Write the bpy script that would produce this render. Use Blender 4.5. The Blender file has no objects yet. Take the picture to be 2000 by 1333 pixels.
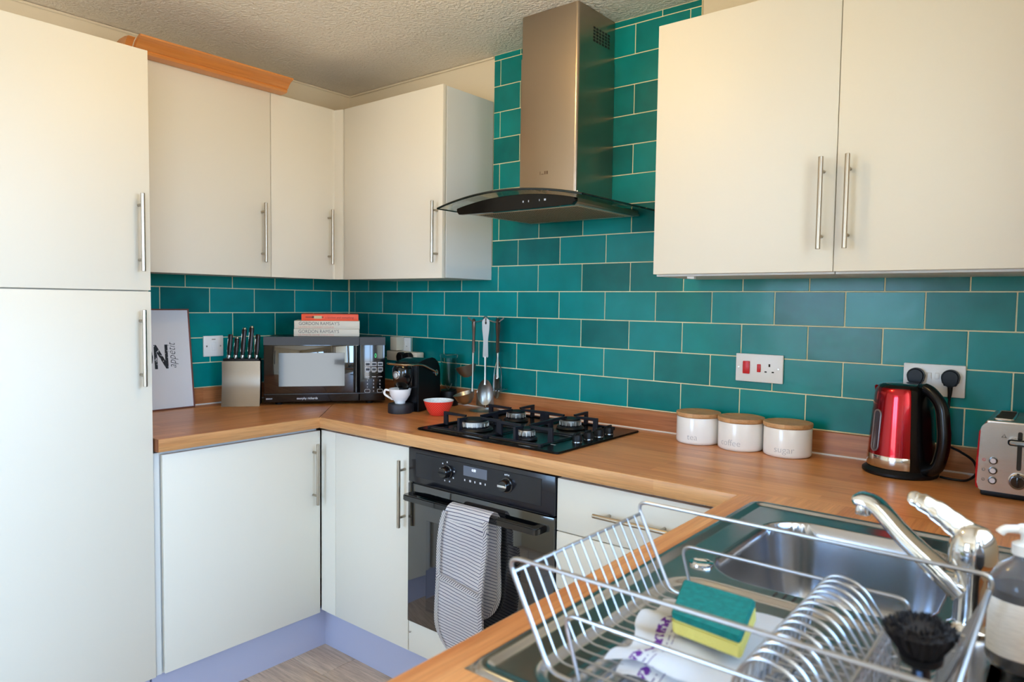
import bpy, bmesh, math, random
from mathutils import Vector, Matrix
PI = math.pi
random.seed(7)
scene = bpy.context.scene
COL = scene.collection

# ------------------------------------------------------------------ camera
CP = Vector((2.8138, -2.2006, 1.3441)); YAW, PITCH, ROLL, FPX = 0.6798, -0.0538, 0.0136, 1376.48
fwd = Vector((-math.sin(YAW)*math.cos(PITCH), math.cos(YAW)*math.cos(PITCH), math.sin(PITCH)))
rt = Vector((math.cos(YAW), math.sin(YAW), 0)); up = rt.cross(fwd)
r2 = rt*math.cos(ROLL)+up*math.sin(ROLL); u2 = up*math.cos(ROLL)-rt*math.sin(ROLL)
cam = bpy.data.cameras.new('camera'); camo = bpy.data.objects.new('camera', cam); COL.objects.link(camo)
m = Matrix((( r2.x, u2.x, -fwd.x, CP.x), (r2.y, u2.y, -fwd.y, CP.y), (r2.z, u2.z, -fwd.z, CP.z), (0, 0, 0, 1)))
camo.matrix_world = m
cam.sensor_width = 36; cam.lens = 36*FPX/2000; cam.clip_start = 0.02
cam.dof.use_dof = True; cam.dof.focus_distance = 2.35; cam.dof.aperture_fstop = 5.0
scene.camera = camo

# ------------------------------------------------------------------ world, light, exposure
world = bpy.data.worlds.new('sky'); scene.world = world; world.use_nodes = True
wn = world.node_tree; bg = wn.nodes['Background']
bg.inputs[1].default_value = 17.0
_tc = wn.nodes.new('ShaderNodeTexCoord'); _sp = wn.nodes.new('ShaderNodeSeparateXYZ'); _cr = wn.nodes.new('ShaderNodeValToRGB')   # sky above, darker garden below the horizon
wn.links.new(_tc.outputs['Generated'], _sp.inputs[0]); _mr = wn.nodes.new('ShaderNodeMapRange'); _mr.inputs[1].default_value = -1; wn.links.new(_sp.outputs[2], _mr.inputs[0]); wn.links.new(_mr.outputs[0], _cr.inputs[0])
_e = _cr.color_ramp.elements; _e[0].position = .49; _e[0].color = (.36, .375, .385, 1); _e[1].position = .51; _e[1].color = (.44, .67, 1.0, 1); _q = _e.new(.75); _q.color = (.32, .60, 1.0, 1)
wn.links.new(_cr.outputs[0], bg.inputs[0])
scene.view_settings.view_transform = 'Standard'; scene.view_settings.look = 'None'
scene.view_settings.exposure = 0.08; scene.view_settings.gamma = 1.0
scene.view_settings.use_curve_mapping = False
scene.cycles.use_denoising = True
scene.cycles.max_bounces = 10; scene.cycles.diffuse_bounces = 5; scene.cycles.glossy_bounces = 5; scene.cycles.transmission_bounces = 8
scene.cycles.caustics_reflective = False; scene.cycles.caustics_refractive = False
scene.cycles.sample_clamp_indirect = 6.0
LAMP_W = 225.0     # emission strength of the warm ceiling bulb
def portal(name, loc, size, rot):
    l = bpy.data.lights.new(name, 'AREA'); l.shape = 'RECTANGLE'; l.size, l.size_y = size; l.cycles.is_portal = True
    o = bpy.data.objects.new(name, l); COL.objects.link(o); o.location = loc; o.rotation_euler = rot
portal('side_window_portal', (2.885, -1.25, 1.56), (1.0, 0.94), (0, PI/2, 0))
portal('patio_window_portal', (3.915, -3.175, 1.08), (2.06, 1.96), (0, PI/2, 0))

portal('added_window_portal', (1.15, -4.315, 1.45), (1.3, 1.3), (-PI/2, 0, 0))  # portal of the added rear window

# ------------------------------------------------------------------ helpers
def lin(c):
    c = c/255.0
    return c/12.92 if c <= 0.04045 else ((c+0.055)/1.055)**2.4
def rgb(c): return (lin(c[0]), lin(c[1]), lin(c[2]), 1.0)
MATS = {}
def mat(name, col, rough=0.5, metal=0.0, coat=0.0, bump=None, trans=0.0, ior=1.45, emit=None, aniso=0.0, spec=None, var=None):
    """plain principled material; bump=(scale,strength,(sx,sy,sz)); var=(amount,scale,(sx,sy,sz)) darkens/lightens by noise"""
    if name in MATS: return MATS[name]
    mt = bpy.data.materials.new(name); mt.use_nodes = True; nt = mt.node_tree; b = nt.nodes['Principled BSDF']
    b.inputs['Base Color'].default_value = rgb(col); b.inputs['Roughness'].default_value = rough
    b.inputs['Metallic'].default_value = metal; b.inputs['Coat Weight'].default_value = coat
    b.inputs['Transmission Weight'].default_value = trans; b.inputs['IOR'].default_value = ior
    if aniso: b.inputs['Anisotropic'].default_value = aniso
    if spec is not None: b.inputs['Specular IOR Level'].default_value = spec
    if emit: b.inputs['Emission Color'].default_value = rgb(emit[0]); b.inputs['Emission Strength'].default_value = emit[1]
    tc = nt.nodes.new('ShaderNodeTexCoord')
    def noise(scale, st):
        mp = nt.nodes.new('ShaderNodeMapping'); mp.inputs['Scale'].default_value = st
        n = nt.nodes.new('ShaderNodeTexNoise'); n.inputs['Scale'].default_value = scale; n.inputs['Detail'].default_value = 4
        nt.links.new(tc.outputs['Object'], mp.inputs[0]); nt.links.new(mp.outputs[0], n.inputs['Vector']); return n
    if var:
        n = noise(var[1], var[2]); r = nt.nodes.new('ShaderNodeMapRange')
        r.inputs[1].default_value = 0.3; r.inputs[2].default_value = 0.7; r.inputs[3].default_value = 1-var[0]; r.inputs[4].default_value = 1+var[0]
        mx = nt.nodes.new('ShaderNodeVectorMath'); mx.operation = 'SCALE'; mx.inputs[0].default_value = rgb(col)[:3]
        nt.links.new(n.outputs['Fac'], r.inputs[0]); nt.links.new(r.outputs[0], mx.inputs['Scale']); nt.links.new(mx.outputs[0], b.inputs['Base Color'])
    if bump:
        n = noise(bump[0], bump[2] if len(bump) > 2 else (1, 1, 1)); bp = nt.nodes.new('ShaderNodeBump'); bp.inputs['Strength'].default_value = bump[1]
        bp.inputs['Distance'].default_value = bump[3] if len(bump) > 3 else 0.002
        nt.links.new(n.outputs['Fac'], bp.inputs['Height']); nt.links.new(bp.outputs[0], b.inputs['Normal'])
    MATS[name] = mt; return mt

class MB:
    def __init__(s): s.bm = bmesh.new(); s.uv = None
    def _add(s, t, mtx=None):
        if mtx is not None: bmesh.ops.transform(t, matrix=mtx, verts=t.verts)
        me = bpy.data.meshes.new('t'); t.to_mesh(me); t.free(); s.bm.from_mesh(me); bpy.data.meshes.remove(me); return s
    def box(s, x0, y0, z0, x1, y1, z1, bev=0.0, seg=2, mtx=None):
        t = bmesh.new(); bmesh.ops.create_cube(t, size=1)
        for v in t.verts: v.co = Vector(((x0+x1)/2+v.co.x*(x1-x0), (y0+y1)/2+v.co.y*(y1-y0), (z0+z1)/2+v.co.z*(z1-z0)))
        if bev: bmesh.ops.bevel(t, geom=t.edges[:], offset=bev, segments=seg, affect='EDGES', profile=0.5)
        return s._add(t, mtx)
    def prism(s, pts, h0, h1, axis='z', bev=0.0, seg=2, mtx=None):
        """polygon extruded along an axis; pts are 2-D in the other two axes (x,y / x,z / y,z)"""
        t = bmesh.new()
        def P(p, h): return (p[0], p[1], h) if axis == 'z' else ((p[0], h, p[1]) if axis == 'y' else (h, p[0], p[1]))
        a = [t.verts.new(P(p, h0)) for p in pts]; b = [t.verts.new(P(p, h1)) for p in pts]; n = len(pts)
        t.faces.new(a); t.faces.new(b[::-1])
        for i in range(n): t.faces.new((a[i], b[i], b[(i+1) % n], a[(i+1) % n]))
        bmesh.ops.recalc_face_normals(t, faces=t.faces)
        if bev: bmesh.ops.bevel(t, geom=[e for e in t.edges if len(e.link_faces) == 2 and e.calc_face_angle(0) > 0.6], offset=bev, segments=seg, affect='EDGES')
        return s._add(t, mtx)
    def tube(s, pts, r, seg=8, closed=False, caps=True, flat=1.0):
        """r a number or a list; round section swept along a polyline"""
        pts = [Vector(p) for p in pts]; n = len(pts); rs = list(r)+[list(r)[-1]]*n if isinstance(r, (list, tuple)) else [r]*n
        tan = []
        for i in range(n):
            if closed: d = pts[(i+1) % n]-pts[i-1]
            else: d = pts[min(i+1, n-1)]-pts[max(i-1, 0)]
            tan.append(d.normalized() if d.length else Vector((0, 0, 1)))
        nrm = tan[0].orthogonal().normalized(); t = bmesh.new(); rings = []
        for i in range(n):
            if i: nrm = (nrm - tan[i]*nrm.dot(tan[i]));  nrm = nrm.normalized() if nrm.length > 1e-6 else tan[i].orthogonal().normalized()
            bi = tan[i].cross(nrm)
            rings.append([t.verts.new(pts[i]+(nrm*math.cos(2*PI*k/seg)+bi*math.sin(2*PI*k/seg)*flat)*rs[i]) for k in range(seg)])
        for i in range(n if closed else n-1):
            A, B = rings[i], rings[(i+1) % n]
            for k in range(seg): t.faces.new((A[k], A[(k+1) % seg], B[(k+1) % seg], B[k]))
        if caps and not closed: t.faces.new(rings[0][::-1]); t.faces.new(rings[-1])
        bmesh.ops.recalc_face_normals(t, faces=t.faces)
        return s._add(t)
    def lathe(s, prof, c=(0, 0, 0), seg=32, axis='z', mtx=None, a0=0, a1=2*PI):
        """prof: (radius, height) list"""
        t = bmesh.new(); full = abs(a1-a0-2*PI) < 1e-6; ns = seg if full else seg+1; rings = []
        for (r, h) in prof:
            if r < 1e-6: rings.append([t.verts.new((0, 0, h))]*ns)
            else: rings.append([t.verts.new((r*math.cos(a0+(a1-a0)*k/seg), r*math.sin(a0+(a1-a0)*k/seg), h)) for k in range(ns)])
        for i in range(len(rings)-1):
            A, B = rings[i], rings[i+1]
            for k in range(seg):
                f = [A[k], A[(k+1) % ns], B[(k+1) % ns], B[k]]; q = []
                for v in f:
                    if v not in q: q.append(v)
                if len(q) > 2:
                    try: t.faces.new(q)
                    except ValueError: pass
        bmesh.ops.recalc_face_normals(t, faces=t.faces)
        M = Matrix.Translation(c)
        if axis == 'y': M = M @ Matrix.Rotation(PI/2, 4, 'X')
        if axis == 'x': M = M @ Matrix.Rotation(PI/2, 4, 'Y')
        return s._add(t, (mtx @ M) if mtx is not None else M)
    def grid(s, fn, nu, nv, uvfn=None, thick=0.0):
        t = bmesh.new(); V = [[t.verts.new(fn(i/nu, j/nv)) for j in range(nv+1)] for i in range(nu+1)]
        uvl = t.loops.layers.uv.new('UVMap') if uvfn else None
        for i in range(nu):
            for j in range(nv):
                f = t.faces.new((V[i][j], V[i+1][j], V[i+1][j+1], V[i][j+1]))
                if uvfn:
                    for l, (a, b) in zip(f.loops, ((i, j), (i+1, j), (i+1, j+1), (i, j+1))): l[uvl].uv = uvfn(a/nu, b/nv)
        if uvfn and s.bm.loops.layers.uv.get('UVMap') is None: s.bm.loops.layers.uv.new('UVMap')
        if thick: bmesh.ops.solidify(t, geom=t.faces[:], thickness=thick)
        return s._add(t)
    def out(s, name, mt, parent=None, smooth=35, loc=None):
        me = bpy.data.meshes.new(name); s.bm.to_mesh(me); s.bm.free(); me.materials.append(mt)
        if smooth:
            for p in me.polygons: p.use_smooth = True
            me.set_sharp_from_angle(angle=math.radians(smooth))
        o = bpy.data.objects.new(name, me); COL.objects.link(o)
        if parent is not None: o.parent = parent
        if loc: o.location = loc
        return o
def tag(o, label, cat, group=None):
    o['label'] = label; o['category'] = cat
    if group: o['group'] = group
    return o
def thing(name, label, cat, loc=(0, 0, 0), rz=0, group=None):
    o = bpy.data.objects.new(name, None); COL.objects.link(o); o.location = loc; o.rotation_euler = (0, 0, rz); o.empty_display_size = 0.05
    return tag(o, label, cat, group)
def struct(o): o['kind'] = 'structure'; return o
def copy_tree(o, parent=None):
    c = o.copy(); COL.objects.link(c); c.parent = parent
    for ch in [x for x in bpy.data.objects if x.parent == o]: copy_tree(ch, c)
    return c
def arc(cx, cy, r, a0, a1, n=6): return [(cx+r*math.cos(math.radians(a0+(a1-a0)*i/n)), cy+r*math.sin(math.radians(a0+(a1-a0)*i/n))) for i in range(n+1)]
def rrect(x0, y0, x1, y1, r, n=5):
    return arc(x1-r, y1-r, r, 0, 90, n)+arc(x0+r, y1-r, r, 90, 180, n)+arc(x0+r, y0+r, r, 180, 270, n)+arc(x1-r, y0+r, r, 270, 360, n)
def fillet(pts, r, n=5):
    """round the inner corners of a 3-D polyline"""
    P = [Vector(p) for p in pts]; o = [P[0]]
    for i in range(1, len(P)-1):
        a = (P[i-1]-P[i]); b = (P[i+1]-P[i]); d = min(r, a.length*.49, b.length*.49); A = P[i]+a.normalized()*d; B = P[i]+b.normalized()*d
        for k in range(n+1):
            t = k/n; o.append(A*(1-t)**2+P[i]*2*t*(1-t)+B*t*t)
    return o+[P[-1]]
def text(s, size, mt, parent, M, name='lettering', align='LEFT', ext=0.0002, shear=0, bend=None, xs=1.0, bold=0.0, res=3):
    cu = bpy.data.curves.new('txt', 'FONT'); cu.body = s; cu.size = size; cu.extrude = ext; cu.align_x = align; cu.shear = shear; cu.offset = bold; cu.resolution_u = res
    ob = bpy.data.objects.new('txt', cu); COL.objects.link(ob); dg = bpy.context.evaluated_depsgraph_get(); dg.update()
    me = bpy.data.meshes.new_from_object(ob.evaluated_get(dg)); bpy.data.objects.remove(ob); bpy.data.curves.remove(cu)
    for v in me.vertices:
        v.co.x *= xs
        if bend:   # wrap on a cylinder radius bend, text centred on -y
            a = v.co.x/bend; v.co = M @ Vector((math.sin(a)*(bend+v.co.z), -math.cos(a)*(bend+v.co.z), v.co.y))
        else: v.co = M @ v.co
    me.materials.clear(); me.materials.append(mt); me.name = name
    o = bpy.data.objects.new(name, me); COL.objects.link(o); o.parent = parent; return o
def frame(o, xa, ya):
    """matrix from origin, text x direction, text y direction"""
    x = Vector(xa).normalized(); y = Vector(ya).normalized(); z = x.cross(y); o = Vector(o)
    return Matrix(((x.x, y.x, z.x, o.x), (x.y, y.y, z.y, o.y), (x.z, y.z, z.z, o.z), (0, 0, 0, 1)))

# ------------------------------------------------------------------ materials
M_wall = mat('cream_wall_paint', (226, 212, 186), 0.75, bump=(90, .15))
M_ceil = mat('stippled_ceiling', (242, 232, 216), 0.5, bump=(85, 1.0, (1, 1, 1), 0.010))
M_door = mat('satin_ivory_board', (220, 213, 198), 0.5, bump=(5, .04, (1, 1, 1), .01))
M_carc = mat('white_melamine', (214, 214, 210), 0.5)
M_gap = mat('dark_gap', (40, 36, 30), 0.8)
M_plinth = mat('lilac_grey_plinth', (176, 176, 196), 0.42)
M_steel = mat('brushed_steel', (190, 186, 178), 0.3, 1.0, bump=(60, .05, (1, 1, 30)))
M_handle = mat('satin_nickel', (178, 168, 152), 0.3, 1.0)
M_chrome = mat('chrome', (225, 228, 232), 0.06, 1.0)
M_wire = mat('chromed_wire', (172, 172, 174), 0.3, 1.0)
M_black = mat('gloss_black', (10, 10, 12), 0.12, coat=.5)
M_blackm = mat('matt_black', (14, 14, 16), 0.45, spec=.3)
M_iron = mat('cast_iron', (20, 20, 28), 0.42, spec=.35)
M_white = mat('white_plastic', (232, 230, 226), 0.35)
M_ceramic = mat('white_ceramic', (236, 234, 230), 0.22, coat=.3)
M_sili = mat('white_sealant', (225, 222, 215), 0.4)
M_grout = mat('cream_grout', (232, 222, 180), 0.8, bump=(300, .2))
M_red = mat('red_switch_plastic', (205, 20, 25), 0.35)

def tile_mat():
    mt = bpy.data.materials.new('teal_glaze'); mt.use_nodes = True; nt = mt.node_tree; b = nt.nodes['Principled BSDF']; N = nt.nodes.new; L = nt.links.new
    oi = N('ShaderNodeObjectInfo'); tc = N('ShaderNodeTexCoord')
    add = N('ShaderNodeVectorMath'); add.operation = 'MULTIPLY_ADD'; add.inputs[1].default_value = (1, 1, 1)
    sc = N('ShaderNodeVectorMath'); sc.operation = 'SCALE'; sc.inputs[0].default_value = (37, 19, 53); L(oi.outputs['Random'], sc.inputs['Scale'])
    L(tc.outputs['Object'], add.inputs[0]); L(sc.outputs[0], add.inputs[2])
    n = N('ShaderNodeTexNoise'); n.inputs['Scale'].default_value = 9; n.inputs['Detail'].default_value = 3; L(add.outputs[0], n.inputs['Vector'])
    ad = N('ShaderNodeMath'); ad.operation = 'MULTIPLY_ADD'; ad.inputs[1].default_value = 0.55; L(n.outputs['Fac'], ad.inputs[0])
    m2 = N('ShaderNodeMath'); m2.operation = 'MULTIPLY'; m2.inputs[1].default_value = 0.5; L(oi.outputs['Random'], m2.inputs[0]); L(m2.outputs[0], ad.inputs[2])
    cr = N('ShaderNodeValToRGB'); e = cr.color_ramp.elements
    e[0].position = 0.2; e[0].color = rgb((0, 98, 96)); e[1].position = 0.85; e[1].color = rgb((8, 142, 142))
    L(ad.outputs[0], cr.inputs[0]); L(cr.outputs[0], b.inputs['Base Color'])
    b.inputs['Roughness'].default_value = 0.24; b.inputs['Specular IOR Level'].default_value = .28; b.inputs['Coat Weight'].default_value = 0.04; b.inputs['Coat Roughness'].default_value = 0.1
    n2 = N('ShaderNodeTexNoise'); n2.inputs['Scale'].default_value = 14; L(add.outputs[0], n2.inputs['Vector'])
    bp = N('ShaderNodeBump'); bp.inputs['Strength'].default_value = .25; bp.inputs['Distance'].default_value = .004; L(n2.outputs['Fac'], bp.inputs['Height']); L(bp.outputs[0], b.inputs['Normal'])
    return mt
M_tile = tile_mat()

def wood_mat(name, c1, c2, along='x', stave=(0.42, 0.045), rough=0.3, grain=(3, 60, 60), coat=0.0, dark=0.25):
    mt = bpy.data.materials.new(name); mt.use_nodes = True; nt = mt.node_tree; b = nt.nodes['Principled BSDF']; N = nt.nodes.new; L = nt.links.new
    tc = N('ShaderNodeTexCoord'); mp = N('ShaderNodeMapping'); L(tc.outputs['Object'], mp.inputs[0])
    if along == 'y': mp.inputs['Rotation'].default_value = (0, 0, PI/2)
    br = N('ShaderNodeTexBrick'); br.inputs['Scale'].default_value = 1; br.inputs['Brick Width'].default_value = stave[0]; br.inputs['Row Height'].default_value = stave[1]
    br.inputs['Mortar Size'].default_value = 0.0; br.offset = 0.37; br.squash = 1; br.inputs['Color1'].default_value = (0, 0, 0, 1); br.inputs['Color2'].default_value = (1, 1, 1, 1); br.inputs['Bias'].default_value = 0
    L(mp.outputs[0], br.inputs['Vector'])
    mg = N('ShaderNodeMapping'); mg.inputs['Scale'].default_value = grain; L(mp.outputs[0], mg.inputs[0])
    off = N('ShaderNodeVectorMath'); off.operation = 'MULTIPLY_ADD'; off.inputs[1].default_value = (7, 13, 5); L(br.outputs['Color'], off.inputs[0]); L(mg.outputs[0], off.inputs[2])
    n = N('ShaderNodeTexNoise'); n.inputs['Scale'].default_value = 1.0; n.inputs['Detail'].default_value = 5; n.inputs['Distortion'].default_value = .6; L(off.outputs[0], n.inputs['Vector'])
    mx = N('ShaderNodeMix'); mx.data_type = 'RGBA'; mx.inputs['A'].default_value = rgb(c1); mx.inputs['B'].default_value = rgb(c2)
    f = N('ShaderNodeMath'); f.operation = 'MULTIPLY_ADD'; f.inputs[1].default_value = 0.45; L(br.outputs['Color'], f.inputs[0])
    g = N('ShaderNodeMapRange'); g.inputs[1].default_value = .3; g.inputs[2].default_value = .7; g.inputs[3].default_value = 0; g.inputs[4].default_value = 0.55; L(n.outputs['Fac'], g.inputs[0]); L(g.outputs[0], f.inputs[2])
    L(f.outputs[0], mx.inputs['Factor'])
    dk = N('ShaderNodeTexNoise'); dk.inputs['Scale'].default_value = 1.0; dk.inputs['Detail'].default_value = 8; dk.inputs['Roughness'].default_value = .7
    m3 = N('ShaderNodeMapping'); m3.inputs['Scale'].default_value = (grain[0]*3, grain[1]*5, grain[2]*5); L(mp.outputs[0], m3.inputs[0]); L(m3.outputs[0], dk.inputs['Vector'])
    r = N('ShaderNodeMapRange'); r.inputs[1].default_value = .35; r.inputs[2].default_value = .6; r.inputs[3].default_value = 1-dark; r.inputs[4].default_value = 1.0; L(dk.outputs['Fac'], r.inputs[0])
    sc = N('ShaderNodeVectorMath'); sc.operation = 'SCALE'; L(mx.outputs['Result'], sc.inputs[0]); L(r.outputs[0], sc.inputs['Scale']); L(sc.outputs[0], b.inputs['Base Color'])
    b.inputs['Roughness'].default_value = rough; b.inputs['Coat Weight'].default_value = coat; b.inputs['Coat Roughness'].default_value = .2
    return mt
M_top_x = wood_mat('oak_staves_across', (186, 108, 54), (234, 166, 104), 'x', rough=.3)
M_top_y = wood_mat('oak_staves_along', (186, 108, 54), (234, 166, 104), 'y', rough=.3)
M_upst = wood_mat('oak_upstand', (160, 92, 50), (205, 142, 90), 'x', stave=(1.2, 3.0), rough=.35)
M_edge = wood_mat('oak_edge_strip', (190, 130, 78), (228, 174, 116), 'x', stave=(.5, 3.0), rough=.4)
M_edge_y = wood_mat('oak_edge_strip_along', (190, 130, 78), (228, 174, 116), 'y', stave=(.5, 3.0), rough=.4)
M_floor = wood_mat('grey_brown_plank', (182, 156, 134), (232, 208, 182), 'x', stave=(9, 9), rough=.45, grain=(2.5, 22, 22), dark=.4)
M_pine = wood_mat('varnished_pine', (196, 118, 52), (222, 150, 80), 'y', stave=(9, 9), rough=.35, grain=(3, 40, 40), coat=.3, dark=.15)
M_lid = wood_mat('acacia_lid', (176, 124, 74), (224, 178, 126), 'x', stave=(9, 9), rough=.5, grain=(10, 80, 80))

# ------------------------------------------------------------------ room shell
ZC = 2.34
GZ = 1.3902; GX = 0.0439; GY = 0.1063; TP, TQ, GR = 0.203, 0.103, 0.0036
wall_back = struct(MB().box(-.12, .008, -.05, 2.99, .12, ZC+.05).out('wall_back', M_wall, smooth=0))
wall_left = struct(MB().box(-.12, -4.3, -.05, -.008, .008, ZC+.05).out('wall_left', M_wall, smooth=0))
wb = MB()
for b in ((2.87, -.72, -.05, 2.99, .008, ZC+.05), (2.87, -1.82, -.05, 2.99, -1.78, ZC+.05), (2.87, -1.78, -.05, 2.99, -.72, 1.08), (2.87, -1.78, 2.04, 2.99, -.72, ZC+.05)): wb.box(*b)
struct(wb.out('wall_right', M_wall, smooth=0))
struct(MB().box(2.99, -1.82, -.05, 4.02, -1.70, ZC+.05).out('wall_return', M_wall, smooth=0))
wb = MB()
for b in ((3.9, -2.20, -.05, 4.02, -1.82, ZC+.05), (3.9, -4.3, -.05, 4.02, -4.15, ZC+.05), (3.9, -4.15, 2.1, 4.02, -2.20, ZC+.05), (3.9, -4.15, -.05, 4.02, -2.20, .05)): wb.box(*b)
struct(wb.out('wall_side', M_wall, smooth=0))
wb = MB()
for b in ((-.12, -4.42, -.05, .5, -4.3, ZC+.05), (1.8, -4.42, -.05, 4.02, -4.3, ZC+.05), (.5, -4.42, -.05, 1.8, -4.3, .8), (.5, -4.42, 2.1, 1.8, -4.3, ZC+.05)): wb.box(*b)
struct(wb.out('wall_rear', M_wall, smooth=0))
struct(MB().box(-.008, -4.3, ZC, 3.9, .008, ZC+.05).out('ceiling', M_ceil, smooth=0))
floor = struct(MB().box(-.008, -4.3, -.05, 3.9, .008, -.008).out('floor', mat('floor_underlay', (50, 42, 38), .9), smooth=0))
# planks, run along x
pw, pl = 0.192, 1.28
y = -.702+pw*4; j = 0; cache = {}
while y > -4.3:
    x = -.008-((j*0.47) % 1)*pl; y1 = min(y, 0); y0 = max(y-pw, -4.3)
    while x < 3.9:
        xa, xb = max(x, -.008), min(x+pl, 3.9)
        if xb-xa > .03 and y1-y0 > .02 and not (xa > 2.99 and y0 > -1.82):
            if y0 > -1.82: xb = min(xb, 2.87)
            k = (round(xb-xa, 3), round(y1-y0, 3))
            if xb-xa > .03:
                if k not in cache:
                    o = MB().box(0, 0, -.008, k[0]-.0012, k[1]-.0012, 0, .0012, 1).out('plank', M_floor, floor, smooth=0); cache[k] = o.data
                else: o = bpy.data.objects.new('plank', cache[k]); COL.objects.link(o); o.parent = floor
                o.location = (xa, y0, 0)
        x += pl
    y -= pw; j += 1

# tiles ------------------------------------------------------------
tcache = {}
def tile(parent, kind, a0, a1, z0, z1):
    w, h = round(a1-a0, 4), round(z1-z0, 4)
    if w < .008 or h < .006: return
    k = (kind, w, h)
    if k not in tcache:
        mb = MB()
        if kind == 'b': mb.box(-w/2, 0, -h/2, w/2, .0065, h/2, .0007, 1)
        else: mb.box(-.0065, -w/2, -h/2, 0, w/2, h/2, .0007, 1)
        o = mb.out('tile', M_tile, parent, smooth=0); tcache[k] = o.data
    else: o = bpy.data.objects.new('tile', tcache[k]); COL.objects.link(o); o.parent = parent
    o.location = ((a0+a1)/2, 0, (z0+z1)/2) if kind == 'b' else (0, (a0+a1)/2, (z0+z1)/2)
    tl = random.uniform(-.0035, .0035), random.uniform(-.0035, .0035)
    o.rotation_euler = (tl[0], 0, tl[1])
for row in range(-4, 10):
    z0, z1 = GZ+row*TQ+GR/2, GZ+(row+1)*TQ-GR/2
    z0 = max(z0, .981)
    lo, hi = (0.002, 2.868) if row <= 0 else (0.925, 1.807)
    z1 = min(z1, ZC-.002)
    if row == 0: pass
    off = 0 if row % 2 else .5
    for k in range(-1, 16):
        a0, a1 = GX+(k+off)*TP+GR/2, GX+(k+off+1)*TP-GR/2
        a0, a1 = max(a0, lo), min(a1, hi)
        if a1-a0 > .008: tile(wall_back, 'b', a0, a1, z0, z1)
MB().box(0.0, .002, .975, 2.87, .009, GZ+TQ).box(.923, .002, GZ+TQ, 1.809, .009, ZC).out('grout', M_grout, wall_back, 0)
for row in range(-4, 1):
    z0, z1 = max(GZ+row*TQ+GR/2, .981), GZ+(row+1)*TQ-GR/2
    off = 0 if row % 2 else .5
    for k in range(-1, 6):
        a0, a1 = GY+(k+off)*TP+GR/2, GY+(k+off+1)*TP-GR/2
        a0, a1 = max(a0, .002), min(a1, 1.225)
        if a1-a0 > .008: tile(wall_left, 'l', -a1, -a0, z0, z1)
MB().box(-.009, -1.228, .975, -.002, 0.002, GZ+TQ).out('grout', M_grout, wall_left, 0)
MB().tube([(.003, -.003, .98), (.003, -.003, GZ+TQ)], .003, 6).out('corner_bead', M_grout, wall_back)

# windows (out of frame, they light the room; the rear one is added for fill) ----------------------
def window(n, x, y0, y1, z0, z1, mull, sill=True):
    mb = MB(); fw = .05
    mb.box(x, y0, z0, x+.06, y0+fw, z1, .004).box(x, y1-fw, z0, x+.06, y1, z1, .004).box(x, y0+fw, z0, x+.06, y1-fw, z0+fw, .004).box(x, y0+fw, z1-fw, x+.06, y1-fw, z1, .004)
    for a in mull: mb.box(x+.002, a-.03, z0+fw, x+.058, a+.03, z1-fw, .004)
    o = struct(mb.out('window_%d' % n, M_white)); 
    return o
w1 = window(1, 2.93, -1.78, -.72, 1.08, 2.04, (-1.25,))
MB().box(2.862, -1.8, 1.06, 2.93, -.70, 1.08, .004).out('window_sill', M_white, w1)
mb = MB()
for b in ((.5, -4.40, .8, .55, -4.34, 2.1), (1.75, -4.40, .8, 1.8, -4.34, 2.1), (.55, -4.40, .8, 1.75, -4.34, .85), (.55, -4.40, 2.05, 1.75, -4.34, 2.1), (1.12, -4.398, .85, 1.18, -4.342, 2.05)): mb.box(*b, .004)
struct(mb.out('window_3', M_white))  # invented rear window, added to throw cool fill on the unit fronts
w2 = window(2, 3.95, -4.15, -2.20, .05, 2.1, (-3.17,))
MB().prism([(a, 3.86+.02*math.sin(a*60)) for a in [-2.75+i*.01 for i in range(50)]]+[(a, 3.868+.02*math.sin(a*60)) for a in [-2.26-i*.01 for i in range(50)]], .06, 2.2, 'z', mtx=Matrix(((0, 1, 0, 0), (1, 0, 0, 0), (0, 0, 1, 0), (0, 0, 0, 1)))).out('curtain', mat('oat_curtain', (205, 200, 190), .9), w2)

# ------------------------------------------------------------------ cabinets
def handle(parent, p0, p1, n, inset=.034, r=.006, off=.030):
    """p0,p1 on the door face; n outward normal"""
    p0, p1, n = Vector(p0), Vector(p1), Vector(n); d = (p1-p0).normalized(); a, b = p0+n*off, p1+n*off
    mb = MB().tube([a, a+d*.0008, b-d*.0008, b], [r*.86, r, r, r*.86], 14)
    for q in (a+d*inset, b-d*inset): mb.tube([q-n*off, q-n*(r*.5)], r*.72, 10)
    return mb.out('handle', M_handle, parent)
def door(parent, x0, y0, z0, x1, y1, z1, name='door', bev=.0012): return MB().box(x0, y0, z0, x1, y1, z1, bev, 2).out(name, M_door, parent)

WT, WB, WD = 2.158, 1.4352, 0.290       # wall units: top, bottom, face
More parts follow.
